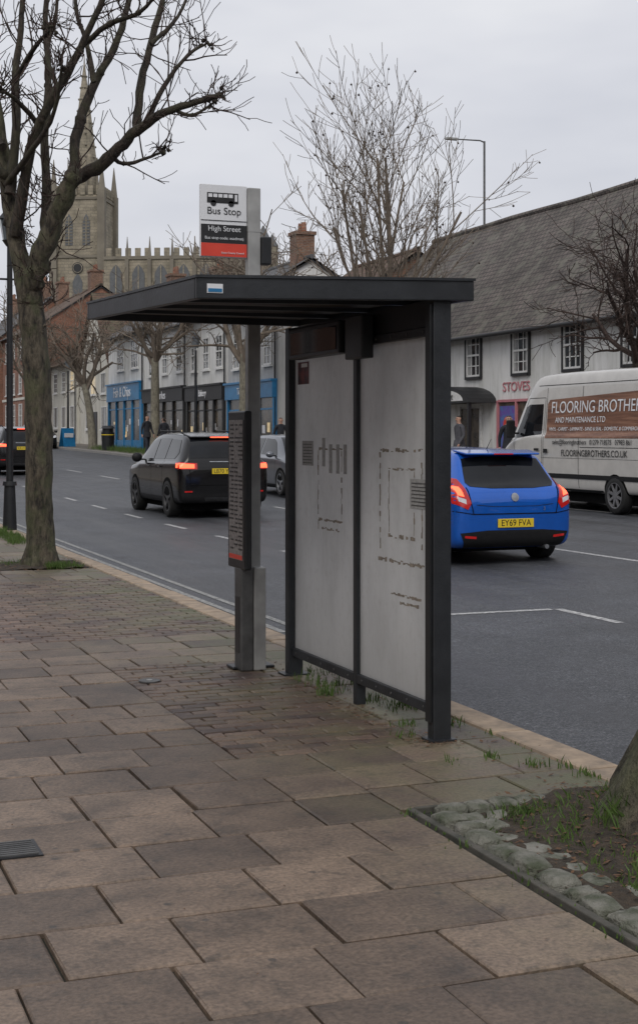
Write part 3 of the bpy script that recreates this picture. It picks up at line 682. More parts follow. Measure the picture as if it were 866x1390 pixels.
def shop(A,y0,y1,z0,fasc,label,tm,inm=None,hz=2.55,fh=.65,frame=None,tsize=.5,n=3,x=0):
    inm=inm or m_shopin; frame=frame or fasc
    A.box('shop_fascia',fasc,x-.22,x-.004,y0,y1,z0+hz,z0+hz+fh); A.box('fascia_cornice',frame,x-.30,x-.003,y0-.03,y1+.03,z0+hz+fh+.002,z0+hz+fh+.09)
    A.box('stall_riser',frame,x-.10,x-.004,y0+.15,y1-.15,z0,z0+.45)
    A.box('shop_glass',inm,x-.05,x-.006,y0+.15,y1-.15,z0+.452,z0+hz-.002)
    for i in range(n+1):
        yy=y0+.1+(y1-y0-.2)*i/n; A.box('shop_mullions',frame,x-.15,x-.0055,yy-.08,yy+.08,z0,z0+hz-.003)
    A.box('shop_transom',frame,x-.09,x-.051,y0+.2,y1-.2,z0+hz-.5,z0+hz-.43)
    for i in range(n*3):
        yy=rng.uniform(y0+.4,y1-.7); zz=z0+rng.uniform(.6,1.4); q=i%3
        A.box('window_display_%d'%q,[m_paper,m_signw,m_warm][q],x-.058-q*.004,x-.0515-q*.004,yy,yy+rng.uniform(.15,.4),zz,zz+rng.uniform(.15,.4))
    if label: A.text('shop_sign',tm,label,tsize,(x-.235,(y0+y1)/2,z0+hz+fh/2),(R(90),0,R(-90)),ext=.01)
def house(name,x,y0,y1,dep,he,hr,wall,roof,front_gable=False,over=.3,z0=None,chim=()):
    yc=(y0+y1)/2; z0=zfar(x,yc) if z0 is None else z0
    A=Asm(name,(x,y0,0)); L=y1-y0; A.z0=z0; A.L=L
    A.box('walls',wall,0,dep,0,L,-.5,z0+he)
    if not front_gable:
        A.prism('gable_walls',wall,[(0.002,z0+he+.002),(dep-.002,z0+he+.002),(dep/2,z0+hr-.1)],'y',.002,L-.002)
        t=.12; s=(hr-he)/(dep/2); N=max(2,int(L/2.2))
        sag=[rng.uniform(-.05,.03) for _ in range(N+1)]; sag[0]=sag[-1]=0
        for sg in (0,1):
            xe=-over if sg==0 else dep+over; ze=z0+he-over*s+.1; xr=dep/2; zr=z0+hr+.1
            b=A.bm('roof_front' if sg==0 else 'roof_back',roof); M3=4; V=[]
            for i in range(N+1):
                yy=-.12+(L+.24)*i/N; row=[]
                for j in range(M3+1):
                    u=j/M3; row.append(b.verts.new((xe+(xr-xe)*u,yy,ze+(zr-ze)*u+sag[i]*u+(-.04*math.sin(u*math.pi))+(rng.uniform(-.015,.015) if 0<j<M3 else 0))))
                V.append(row)
            for a_,b_ in zip(V,V[1:]):
                for j in range(M3): b.faces.new((a_[j],a_[j+1],b_[j+1],b_[j]))
            A.hexa('roof_soffit',m_kframe,[(xe,-.11,ze-t),(xr,-.11,zr-t-.1),(xr,L+.11,zr-t-.1),(xe,L+.11,ze-t),(xe,-.11,ze-.02),(xr,-.11,zr-.14),(xr,L+.11,zr-.14),(xe,L+.11,ze-.02)])
        A.tube('ridge_tiles',roof,[(dep/2,-.12+(L+.24)*i/N,z0+hr+.1+sag[i]) for i in range(N+1)],[.12]*(N+1),8)
        A.cyl('gutter',m_kframe,(-over-.06,-.1,z0+he-over*s+.02),(-over-.06,L+.1,z0+he-over*s+.02),.07,n=8)
        A.cyl('downpipe',m_kframe,(-.08,.25,z0),(-.08,.25,z0+he-.2),.04,n=8)
    else:
        A.prism('gable_walls',wall,[(0.002,z0+he+.002),(L-.002,z0+he+.002),(L/2,z0+hr-.1)],'x',.002,dep)
        s=(hr-he)/(L/2); t=.12
        for sg in (0,1):
            ye=-over if sg==0 else L+over; ze=z0+he-over*s+.1
            A.hexa('roof_left' if sg else 'roof_right',roof,[(-.25,ye,ze-t),(-.25,L/2,z0+hr+.1-t),(dep,L/2,z0+hr+.1-t),(dep,ye,ze-t),(-.25,ye,ze),(-.25,L/2,z0+hr+.1),(dep,L/2,z0+hr+.1),(dep,ye,ze)])
    for cy,cw,ch in chim:
        A.box('chimney',m_brick2,dep/2-.45,dep/2+.45,cy-cw/2,cy+cw/2,z0+hr-1.2,z0+hr+ch); A.box('chimney_cap',m_brick2,dep/2-.52,dep/2+.52,cy-cw/2-.07,cy+cw/2+.07,z0+hr+ch+.002,z0+hr+ch+.16)
        for k in (-.22,.22): A.cyl('chimney_pots',m_brick,(dep/2,cy+k*cw*1.2,z0+hr+ch+.15),(dep/2,cy+k*cw*1.2,z0+hr+ch+.6),.13,.1,10)
    return A
A=house('white_house',21.5,27,53.5,8.4,4.72,9.15,m_wrend,m_tile,over=.35)
Y=lambda y:y-27
for yy in (29.4,32.5,35.6,38.65,41.8,45.0,48.2,51.3): window(A,Y(yy),3.5,.98,1.40,m_wframe,m_glass,(3,2),m_kframe)
A.box('plinth',m_kframe,-.04,-.002,0,26.5,0,.75)
za=2.62; cy=42.0
arc=[(Y(cy)+1.75*math.cos(R(a)),za+.55*math.sin(R(a))) for a in range(0,181,15)]
A.prism('door_canopy',m_kframe,arc,'x',-1.0,-.003); A.prism('canopy_inner',m_wframe,[(Y(cy)+1.35*math.cos(R(a)),za+.06+.36*math.sin(R(a))) for a in range(0,181,15)],'x',-1.02,-1.004)
A.text('canopy_sign',m_signk,'High Street',.3,(-1.035,Y(cy),za+.2),(R(90),0,R(-90)),ext=.005)
for k in (-1.6,1.6): A.box('canopy_posts',m_kframe,-.95,-.85,Y(cy)+k-.05,Y(cy)+k+.05,0,za)
A.box('door',m_shopin,-.03,-.003,Y(cy)-.7,Y(cy)+.7,.4,2.45); A.box('door_frame',m_wframe,-.08,-.035,Y(cy)-.04,Y(cy)+.04,.4,2.45)
A.box('door_frame',m_wframe,-.08,-.004,Y(cy)-.8,Y(cy)-.702,.4,2.52); A.box('door_frame',m_wframe,-.08,-.004,Y(cy)+.702,Y(cy)+.8,.4,2.52)
A.box('shop_glass',m_shopin,-.03,-.003,Y(37.7),Y(40.0),.95,2.62)
for k in (37.65,38.85,40.05): A.box('shop_frame',m_pink,-.10,-.032,Y(k)-.04,Y(k)+.04,.9,2.68)
A.box('shop_frame_h',m_pink,-.10,-.0315,Y(37.7),Y(38.8),2.62,2.7); A.box('shop_frame_h',m_pink,-.10,-.0315,Y(38.9),Y(40.0),2.62,2.7); A.box('shop_frame_h',m_pink,-.12,-.0315,Y(37.6),Y(40.1),.82,.895)
A.box('shop_poster',m_purple,-.045,-.032,Y(38.95),Y(39.95),1.0,2.5); A.box('shop_poster_b',m_signw,-.045,-.032,Y(38.0),Y(38.5),1.5,2.2)
A.cyl('poster_disc',m_signr,(-.05,Y(39.45),1.9),(-.046,Y(39.45),1.9),.28,n=20)
A.text('stoves_sign',m_pink,'STOVES',.42,(-.02,Y(38.95),3.08),(R(90),0,R(-90)),ext=.012,sx=1.2)
A.box('lower_window_glass',m_shopin,-.03,-.003,Y(29),Y(33.5),1.1,2.7)
for k in (29,30.5,32,33.5): A.box('lower_window_frame',m_wframe,-.1,-.032,Y(k)-.06,Y(k)+.06,1.05,2.75)
A.cyl('flue',m_galvd,(2.6,Y(37.0),7.0),(2.6,Y(37.0),8.1),.06,n=10)
A.box('rear_wing',m_wrend,8.41,12,2,10,0,4); 
A.done()
A=house('brick_house',21.0,53.7,60.5,8,6.0,8.6,m_brick2,m_tile2)
for yy in (1.5,4.0): window(A,yy,4.3,1,1.5,m_wframe,m_glass,(2,2))
A.done()
A=house('blue_shop',19.0,54.0,60.8,1.98,6.2,7.0,m_grend,m_slate,over=.15)
z0=A.z0; shop(A,.2,6.6,z0,m_blue,'Toolcraft Stores',m_signw,tsize=.42)
for yy in (1.3,3.4,5.5): window(A,yy,z0+3.9,.95,1.5,m_wframe,m_glass,(2,2))
A.done()
A=house('white_shop',19.0,60.9,67.4,8,6.6,9.0,m_wrend,m_slate,chim=((1.2,.9,1.2),))
z0=A.z0; shop(A,.2,6.3,z0,m_kframe,'Bakery',m_signw,tsize=.45,n=4)
for yy in (1.2,3.3,5.3): window(A,yy,z0+4.0,1.0,1.5,m_wframe,m_glass,(2,2))
A.done()
A=house('shoe_shop',19.0,67.5,76.0,8,6.4,8.6,m_wrend,m_slate,chim=((7.6,.9,1.3),))
z0=A.z0; shop(A,.2,8.3,z0,m_kframe,'Clarkes',m_signw,tsize=.6,n=4)
for yy in (1.4,4.2,7.0): window(A,yy,z0+4.0,1.1,1.6,m_wframe,m_glass,(2,2))
A.done()
A=house('fish_and_chip_shop',19.0,76.1,85.0,8,6.6,9.4,m_wrend,m_slate,chim=((8.2,1,1.0),))
z0=A.z0; shop(A,.4,8.5,z0,m_blue,'Fish & Chips',m_signw,tsize=.85,n=4,hz=2.7,fh=.95)
for yy in (2.2,5.6): window(A,yy,z0+4.5,1.7,1.6,m_wframe,m_glassl,(3,2))
A.box('corner_pilaster',m_blue,-.16,-.003,.05,.38,z0,z0+2.7)
A.done()
A=house('gabled_cottage',19.2,85.1,94.5,9,5.0,9.6,m_crend,m_tile2,True)
z0=A.z0
for yy in (2.2,5.2): window(A,yy,z0+3.2,1.3,1.3,m_wframe,m_warm if yy>3 else m_glass,(3,1))
for yy in (2.0,6.6): window(A,yy,z0+1,1.6,1.4,m_wframe,m_glass,(3,1))
A.box('door',m_kframe,-.04,-.003,4.0,5.0,z0,z0+2.1); window(A,4.7,z0+6.2,.9,1.0,m_wframe,m_glass,(2,1))
A.done()
A=house('cream_house',19.0,94.6,104,8,5.6,8.8,m_crend,m_tile2,chim=((8,1,1.2),))
z0=A.z0
for yy in (1.5,4.5,7.5): window(A,yy,z0+3.5,1.2,1.4,m_wframe,m_warm if yy<2 else m_glass,(2,2)); window(A,yy,z0+1,1.5,1.5,m_wframe,m_glass,(3,1))
A.done()
A=house('brick_townhouse',18.2,104.1,122,9,8.4,11.4,m_brick,m_tile2,chim=((2,1.2,1.2),(15,1.2,1.6)))
z0=A.z0
for yy in (1.8,5.2,8.6,12,15.4):
    for zz in (3.6,6.3): window(A,yy,z0+zz,1.3,1.7,m_wframe,m_glass,(2,2))
    window(A,yy,z0+.9,1.6,1.9,m_wframe,m_glass,(3,2))
A.box('string_course',m_crend,-.06,-.003,0,17.9,z0+3.1,z0+3.3); A.done()
A=house('brick_townhouse',17.8,122.2,150,9,8.2,11.8,m_brick,m_slate,chim=((3,1.2,1.6),(20,1.2,1.6)))
z0=A.z0
for yy in range(2,27,4):
    for zz in (.9,3.6,6.2): window(A,yy,z0+zz,1.4,1.7,m_wframe,m_glass,(2,2))
A.done()
A=house('terrace_house',2,172,200,30,7,11,m_brick2,m_slate)
A.done()
# the rest of the high street: far side behind the viewpoint and the near side terrace
def plain(name,x,y0,y1,he,hr,wall,roof,flip,fasc):
    A=house(name,x,y0,y1,8,he,hr,wall,roof,z0=(zs(max(y0,0)) if flip else zfar(x,y0)),over=.25)
    z0=A.z0; L=A.L; n=max(2,int(L/3)); shop(A,.3,L-.3,z0,fasc,None,m_signw,n=n)
    for i in range(n):
        yy=L*(i+.5)/n; window(A,yy,z0+3.8,1.1,1.5,m_wframe,m_glass,(2,1))
    if flip: A.e.location=(x,y1,0); A.e.rotation_euler=(0,0,math.pi)
    A.done()
walls=[m_brick,m_wrend,m_brick2,m_crend,m_grend,m_brick]; roofs=[m_slate,m_tile2,m_tile]; fas=[m_kframe,m_blue,m_pink,m_kframe]
y=-58
for i in range(8):
    L=rng.uniform(8,12)
    if y+L>26.5: L=26.5-y
    if L<3: break
    plain('terrace_shop',21.5,y,y+L-.1,rng.uniform(5.5,7.2),rng.uniform(8.5,10),walls[i%6],roofs[i%3],False,fas[i%4]); y+=L
y=-58
for i in range(16):
    L=rng.uniform(8,14); plain('terrace_shop',-9.5,y,y+L-.1,rng.uniform(5.5,7.5),rng.uniform(8.5,10.5),walls[(i*5+2)%6],roofs[(i+1)%3],True,fas[(i+1)%4]); y+=L
# church
c=P(115,590,230); CH=Asm('stone_church',(c.x,c.y,1.2),R(-27))
w=3.9
CH.box('tower',m_stone,-w,w,-w,w,-2,38.5)
for sx in (-1,1):
    for sy in (-1,1):
        CH.box('tower_buttresses',m_stone2,sx*w-.6,sx*w+.6,sy*w-.6,sy*w+.6,-2,39.3)
        CH.cyl('pinnacles',m_stone2,(sx*w,sy*w,39.3),(sx*w,sy*w,44.2),.6,.05,8)
for z in (12,20,28.5,37.8): CH.box('string_courses',m_stone2,-w-.2,w+.2,-w-.2,w+.2,z,z+.4)
for k in range(6):
    u=-w+.4+k*1.3
    for s in (-1,1):
        CH.box('tower_battlements',m_stone,u,u+.8,s*(w-.1)-.25,s*(w-.1)+.25,38.52,40.0); CH.box('tower_battlements_side',m_stone,s*(w-.1)-.25,s*(w-.1)+.25,u,u+.8,38.53,40.01)
def arch(A,part,mat,x,y0_,y1_,z,ww,h,face='y'):
    pl=[(x-ww/2,z),(x+ww/2,z),(x+ww/2,z+h*.7),(x+ww*.25,z+h*.9),(x,z+h),(x-ww*.25,z+h*.9),(x-ww/2,z+h*.7)]
    A.prism(part,mat,pl,face,y0_,y1_)
for x in (-1.4,1.4):
    arch(CH,'belfry_openings',m_lead,x,-w-.06,-w-.01,30.5,1.2,5); arch(CH,'belfry_openings_side',m_lead,x,-w-.06,-w-.01,30.5,1.2,5,'x')
    CH.box('belfry_mullion',m_stone,x-.08,x+.08,-w-.14,-w-.061,30.5,35)
    for zz in range(8): CH.box('louvres',m_stone2,x-.55,x+.55,-w-.12,-w-.062,30.9+zz*.5,31.05+zz*.5)
arch(CH,'tower_window',m_lead,0,-w-.06,-w-.01,21.5,1.6,4.5)
CH.cyl('clock_face',m_signk,(0,-w-.12,26.9),(0,-w-.02,26.9),.9,n=24); CH.cyl('clock_ring',m_stone,(0,-w-.14,26.9),(0,-w-.121,26.9),.78,n=24); CH.cyl('clock_inner',m_signk,(0,-w-.16,26.9),(0,-w-.141,26.9),.66,n=24)
CH.cyl('spire_drum',m_stone,(0,0,38.5),(0,0,43.0),2.5,2.3,8,False); CH.cyl('spire',m_stone,(0,0,43.0),(0,0,60.5),2.25,.10,8,False)
for k in range(8):
    a=k*math.pi/4+math.pi/8; CH.cyl('drum_pinnacles',m_stone2,(2.6*math.cos(a),2.6*math.sin(a),38.5),(2.6*math.cos(a),2.6*math.sin(a),45.0),.3,.04,6)
    for j in range(9):
        t=j/9; rr=2.25*(1-t)+.1*t; CH.ball('crockets',m_stone2,Vector((rr*math.cos(a),rr*math.sin(a),43.2+17*t)),.2,n=6)
CH.cyl('spire_finial',m_stone2,(0,0,60.4),(0,0,62),.12,.03,6)
CH.box('nave',m_stone,w+.61,w+26,-5,5,-2,28.0); CH.box('nave_parapet_string',m_stone2,w+.61,w+26.2,-5.2,5.2,28.01,28.5)
CH.box('aisle',m_stone,w+.61,w+26,-10,-5.01,-2,20); CH.prism('aisle_roof',m_lead,[(-10.2,20.01),(-5.22,20.01),(-5.22,21.6)],'x',w+.8,w+26)
x=w+1.0
while x<w+26:
    CH.box('nave_battlements',m_stone,x,x+.85,-5.1,-4.7,28.52,29.8); CH.box('aisle_battlements',m_stone,x,x+.85,-10.4,-10.01,20.01,21.3)
    CH.box('nave_battlements_back',m_stone,x,x+.85,4.7,5.1,28.52,29.8); x+=1.55
for k in range(7):
    x=w+2.6+k*3.6; arch(CH,'clerestory_windows',m_lead,x,-5.08,-5.01,22.4,2.0,4.8); CH.box('window_mullions',m_stone,x-.09,x+.09,-5.16,-5.09,22.4,27)
    arch(CH,'aisle_windows',m_lead,x,-10.08,-10.01,12,2.3,6); CH.cyl('nave_pinnacles',m_stone2,(x+1.8,-5,28.1),(x+1.8,-5,31.6),.3,.04,6)
    CH.box('nave_buttresses',m_stone2,x+1.5,x+2.1,-5.5,-5.02,19,28.0)
for s in (-5,5): CH.cyl('stair_turret',m_stone,(w+26,s,0),(w+26,s,31),1.0,n=8,smooth=False); CH.cyl('turret_cap',m_lead,(w+26,s,31),(w+26,s,33),1.1,.1,8,False)
CH.done()
# ------------------------------------------------------------ street lamps etc
def lamp_col(x,y,H,arm,zb):
    A=Asm('street_lamp',(x,y,zb)); A.cyl('base',m_galvd,(0,0,-.1),(0,0,1.5),.10,.09); A.cyl('column',m_galvd,(0,0,1.5),(0,0,H),.065,.05)
    A.tube('arm',m_galvd,[(0,0,H-.05),(-.2,.05,H+.03),(-arm,.3,H+.06)],[.04,.035,.03],8); A.box('lantern',m_galv,-arm-.55,-arm+.05,.2,.4,H-.0,H+.12,.03); A.done()
D,yy=tb(657,31); lamp_col(31,yy,14.7,1.3,zfar(31,yy))
p=P(14,590,23.8); A=Asm('heritage_lamp_post',(p.x,p.y,0))
A.cyl('base',m_black,(0,0,0),(0,0,.75),.12,.09); A.cyl('base_ring',m_black,(0,0,.75),(0,0,.82),.12,.11); A.cyl('column',m_black,(0,0,.8),(0,0,4.75),.06,.045); A.cyl('ladder_bar',m_black,(-.3,0,4.2),(.3,0,4.2),.018)
A.cyl('lantern_base',m_black,(0,0,4.75),(0,0,4.85),.06,.13,8); A.cyl('lantern_glass',m_glassl,(0,0,4.85),(0,0,5.2),.12,.19,6,False); A.cyl('lantern_hood',m_black,(0,0,5.2),(0,0,5.42),.23,.03,6,False); A.done()
for px,x in ((266,16.8),(93,16.9)):
    D,yy=tb(px,x); A=Asm('heritage_lamp_post',(x,yy,zfar(x,yy)))
    A.cyl('base',m_black,(0,0,-.05),(0,0,.9),.13,.1); A.cyl('column',m_black,(0,0,.9),(0,0,4.6),.07,.05); A.cyl('lantern_glass',m_glassl,(0,0,4.7),(0,0,5.1),.12,.2,6,False); A.cyl('lantern_hood',m_black,(0,0,5.1),(0,0,5.35),.24,.03,6,False); A.done()
D,yy=tb(147,16.6); A=Asm('litter_bin',(16.6,yy,zfar(16.6,yy))); A.cyl('body',m_black,(0,0,0),(0,0,.95),.32,.36); A.cyl('lid_post',m_black,(0,0,.95),(0,0,1.15),.30,.30,12); A.cyl('lid',m_black,(0,0,1.15),(0,0,1.3),.4,.25); A.cyl('band',m_plate,(0,0,.8),(0,0,.84),.362,.364); A.done()
D,yy=tb(92,16.4); A=Asm('pavement_a_board',(16.4,yy,zfar(16.4,yy)),R(20)); A.hexa('front_board',m_blue,[(-.4,-.3,0),(.4,-.3,0),(.4,-.26,0),(-.4,-.26,0),(-.4,-.04,1.1),(.4,-.04,1.1),(.4,0,1.1),(-.4,0,1.1)]); A.hexa('back_board',m_blue,[(-.4,.26,0),(.4,.26,0),(.4,.3,0),(-.4,.3,0),(-.4,.002,1.1),(.4,.002,1.1),(.4,.04,1.1),(-.4,.04,1.1)]); A.box('board_panel',m_signw,-.3,.3,-.2,-.17,.55,.8); A.done()
q=P(840,111,44); A=Asm('tv_aerial',(q.x+.6,q.y-.3,0)); X=Vector((CA,-SA,0))
c0=Vector((.6,-.3,q.z))+X*.7
A.cyl('mast',m_galvd,(c0.x,c0.y,7.5),(c0.x,c0.y,q.z+.1),.03,n=8)
A.cyl('boom',m_galvd,c0-X*1.45,c0+X*.4,.02,n=6)
for k in range(14):
    c_=c0-X*(1.4-k*.12); A.cyl('elements',m_galvd,c_-Vector((SA*.12,CA*.12,.10)),c_+Vector((SA*.12,CA*.12,.10)),.009,n=5)
A.done()
# ------------------------------------------------------------ vehicles
def chk(seq):
    out=[seq[0]]
    for a,b in zip(seq,seq[1:]): out+=[a.lerp(b,.25),a.lerp(b,.75)]
    return out+[seq[-1]]
def loft(st):
    net=[]
    for (y,zb,z1,zr,w,wr) in st:
        dz=zr-z1
        net.append([Vector(p) for p in ((0,y,zb),(w-.14,y,zb),(w-.035,y,zb+.03),(w-.005,y,zb+.22*(z1-zb)),(w,y,zb+.55*(z1-zb)),(w-.004,y,z1-.07),(w-.02,y,z1-.015),(w-.055,y,z1+.003),
            (wr+(w-.055-wr)*.5,y,z1+dz*.47),(wr,y,z1+dz*.90),(wr-.06,y,z1+dz*.985),(wr*.5,y,z1+dz+.005),(0,y,z1+dz+.015))])
    net=[chk(chk(r)) for r in net]
    for _ in range(2):
        cols=list(zip(*net)); cols=[chk(list(c)) for c in cols]; net=[list(r) for r in zip(*cols)]
    bm=bmesh.new(); rows=[]
    for r in net:
        a=[bm.verts.new(p) for p in r]; b=[bm.verts.new((-p.x,p.y,p.z)) for p in r[1:-1]][::-1]
        rows.append(a+b)
    n=len(rows[0])
    for a,b in zip(rows,rows[1:]):
        for k in range(n): bm.faces.new((a[k],b[k],b[(k+1)%n],a[(k+1)%n]))
    bm.faces.new(rows[0]); bm.faces.new(rows[-1][::-1])
    bmesh.ops.recalc_face_normals(bm,faces=bm.faces)
    return bm
class Car:
    def __init__(s,name,loc,rot,st,pm):
        s.A=Asm(name,loc,rot); bm=loft(st); s.bvh=BVHTree.FromBMesh(bm); s.L=st[-1][0]
        me=bpy.data.meshes.new('body'); bm.to_mesh(me); bm.free(); me.materials.append(pm); me.shade_smooth(); s.A.mesh('body',me); s.W=max(t[4] for t in st)
    def decal(s,part,mat,poly,side,off=.004,cuts=4):
        bm=bmesh.new()
        cv=[bm.verts.new((u,w,0)) for u,w in poly]; bm.faces.new(cv)
        bmesh.ops.triangulate(bm,faces=bm.faces)
        for _ in range(cuts):
            long=[e for e in bm.edges if e.calc_length()>.05]
            if not long: break
            bmesh.ops.subdivide_edges(bm,edges=long,cuts=1,use_grid_fill=True); bmesh.ops.triangulate(bm,faces=[f for f in bm.faces if len(f.verts)>3])
        for v in bm.verts:
            u,w=v.co.x,v.co.y
            o,d={'R':(Vector((u,-1,w)),Vector((0,1,0))),'F':(Vector((u,s.L+1,w)),Vector((0,-1,0))),'l':(Vector((-3,u,w)),Vector((1,0,0))),'r':(Vector((3,u,w)),Vector((-1,0,0)))}[side]
            h,nr,i,_=s.bvh.ray_cast(o,d)
            if h is None: h,nr,i,_=s.bvh.find_nearest(o+d*(1.3 if side in 'RF' else 2.1))
            v.co=h+nr*off
        tgt=s.A.bm(part,mat,0,True); me=bpy.data.meshes.new('t'); bm.to_mesh(me); bm.free(); tgt.from_mesh(me); bpy.data.meshes.remove(me)
    def sides(s,part,mat,poly,off=.004,cuts=4):
        s.decal(part,mat,poly,'l',off,cuts); s.decal(part,mat,poly,'r',off,cuts)
    def line(s,part,mat,pts,side,w=.008,off=.003):
        for (a,b),(c,d) in zip(pts,pts[1:]):
            v=Vector((c-a,d-b)); 
            if v.length<1e-4: continue
            n=Vector((-v.y,v.x)).normalized()*w/2; s.decal(part,mat,[(a+n.x,b+n.y),(c+n.x,d+n.y),(c-n.x,d-n.y),(a-n.x,b-n.y)],side,off,5)
    def wheels(s,ys_,r,tw=.21,inset=.0,spokes=5,rimm=None):
        A=s.A; W=s.W; rimm=rimm or m_rim
        for y in ys_:
            for sg in (-1,1):
                sd='l' if sg<0 else 'r'
                s.decal('wheel_arches',m_well,[(y+(r+.055)*math.cos(t),r+(r+.055)*math.sin(t)) for t in [i*math.pi/12-.35 for i in range(0,16)]],sd,.006)
                xo=sg*(W+.012-inset); xi=sg*(W+.012-inset-tw)
                b=A.bm('tyres',m_tyre,0,True)
                prof=[(xi,r*.62),(xi,r*.93),(xi+sg*.025,r),(xo-sg*.025,r),(xo,r*.93),(xo-sg*.004,r*.70)]
                rings=[[b.verts.new((x_,y+rr*math.cos(a),r+rr*math.sin(a))) for a in [k*math.pi/16 for k in range(32)]] for x_,rr in prof]
                for p_,q_ in zip(rings,rings[1:]):
                    for k in range(32): b.faces.new((p_[k],p_[(k+1)%32],q_[(k+1)%32],q_[k]))
                A.cyl('wheel_dish',m_well,(xo-sg*.07,y,r),(xo-sg*.06,y,r),r*.70,n=28)
                rim=A.bm('rims',rimm,0,True)
                pr=[(xo-sg*.05,r*.64),(xo-sg*.006,r*.66),(xo-sg*.003,r*.71),(xo-sg*.03,r*.72)]
                rings=[[rim.verts.new((x_,y+rr*math.cos(a),r+rr*math.sin(a))) for a in [k*math.pi/16 for k in range(32)]] for x_,rr in pr]
                for p_,q_ in zip(rings,rings[1:]):
                    for k in range(32): rim.faces.new((p_[k],p_[(k+1)%32],q_[(k+1)%32],q_[k]))
                A.cyl('hubs',rimm,(xo-sg*.055,y,r),(xo-sg*.015,y,r),r*.17,n=14)
                for k in range(spokes):
                    a=k*2*math.pi/spokes+.3; ca,sa=math.cos(a),math.sin(a)
                    A.hexa('spokes',rimm,[(xo-sg*.05,y+ca*r*.1-sa*r*.085,r+sa*r*.1+ca*r*.085),(xo-sg*.05,y+ca*r*.1+sa*r*.085,r+sa*r*.1-ca*r*.085),(xo-sg*.04,y+ca*r*.66+sa*r*.06,r+sa*r*.66-ca*r*.06),(xo-sg*.04,y+ca*r*.66-sa*r*.06,r+sa*r*.66+ca*r*.06),
                        (xo-sg*.02,y+ca*r*.1-sa*r*.085,r+sa*r*.1+ca*r*.085),(xo-sg*.02,y+ca*r*.1+sa*r*.085,r+sa*r*.1-ca*r*.085),(xo-sg*.01,y+ca*r*.66+sa*r*.06,r+sa*r*.66-ca*r*.06),(xo-sg*.01,y+ca*r*.66-sa*r*.06,r+sa*r*.66+ca*r*.06)])
        A.box('underbody',m_well,-W+.2,W-.2,.35,s.L-.4,.16,.34)
    def plate(s,txt,z,front=False,w=.52,h=.112,x=0,mat=None):
        A=s.A; sd=1 if front else -1
        o=Vector((x,s.L+1 if front else -1,z)); hh,_,_,_=s.bvh.ray_cast(o,Vector((0,-sd,0))); y=hh.y+sd*.012
        A.box('number_plate'+('_f' if front else ''),mat or (m_platew if front else m_plate),x-w/2,x+w/2,min(y,y+sd*.012),max(y,y+sd*.012),z-h/2,z+h/2,.003)
        A.text('plate_text',m_signk,txt,.115,(x,y+sd*.0135,z),(R(90),0,R(180) if front else 0),ext=.001,sx=.92)
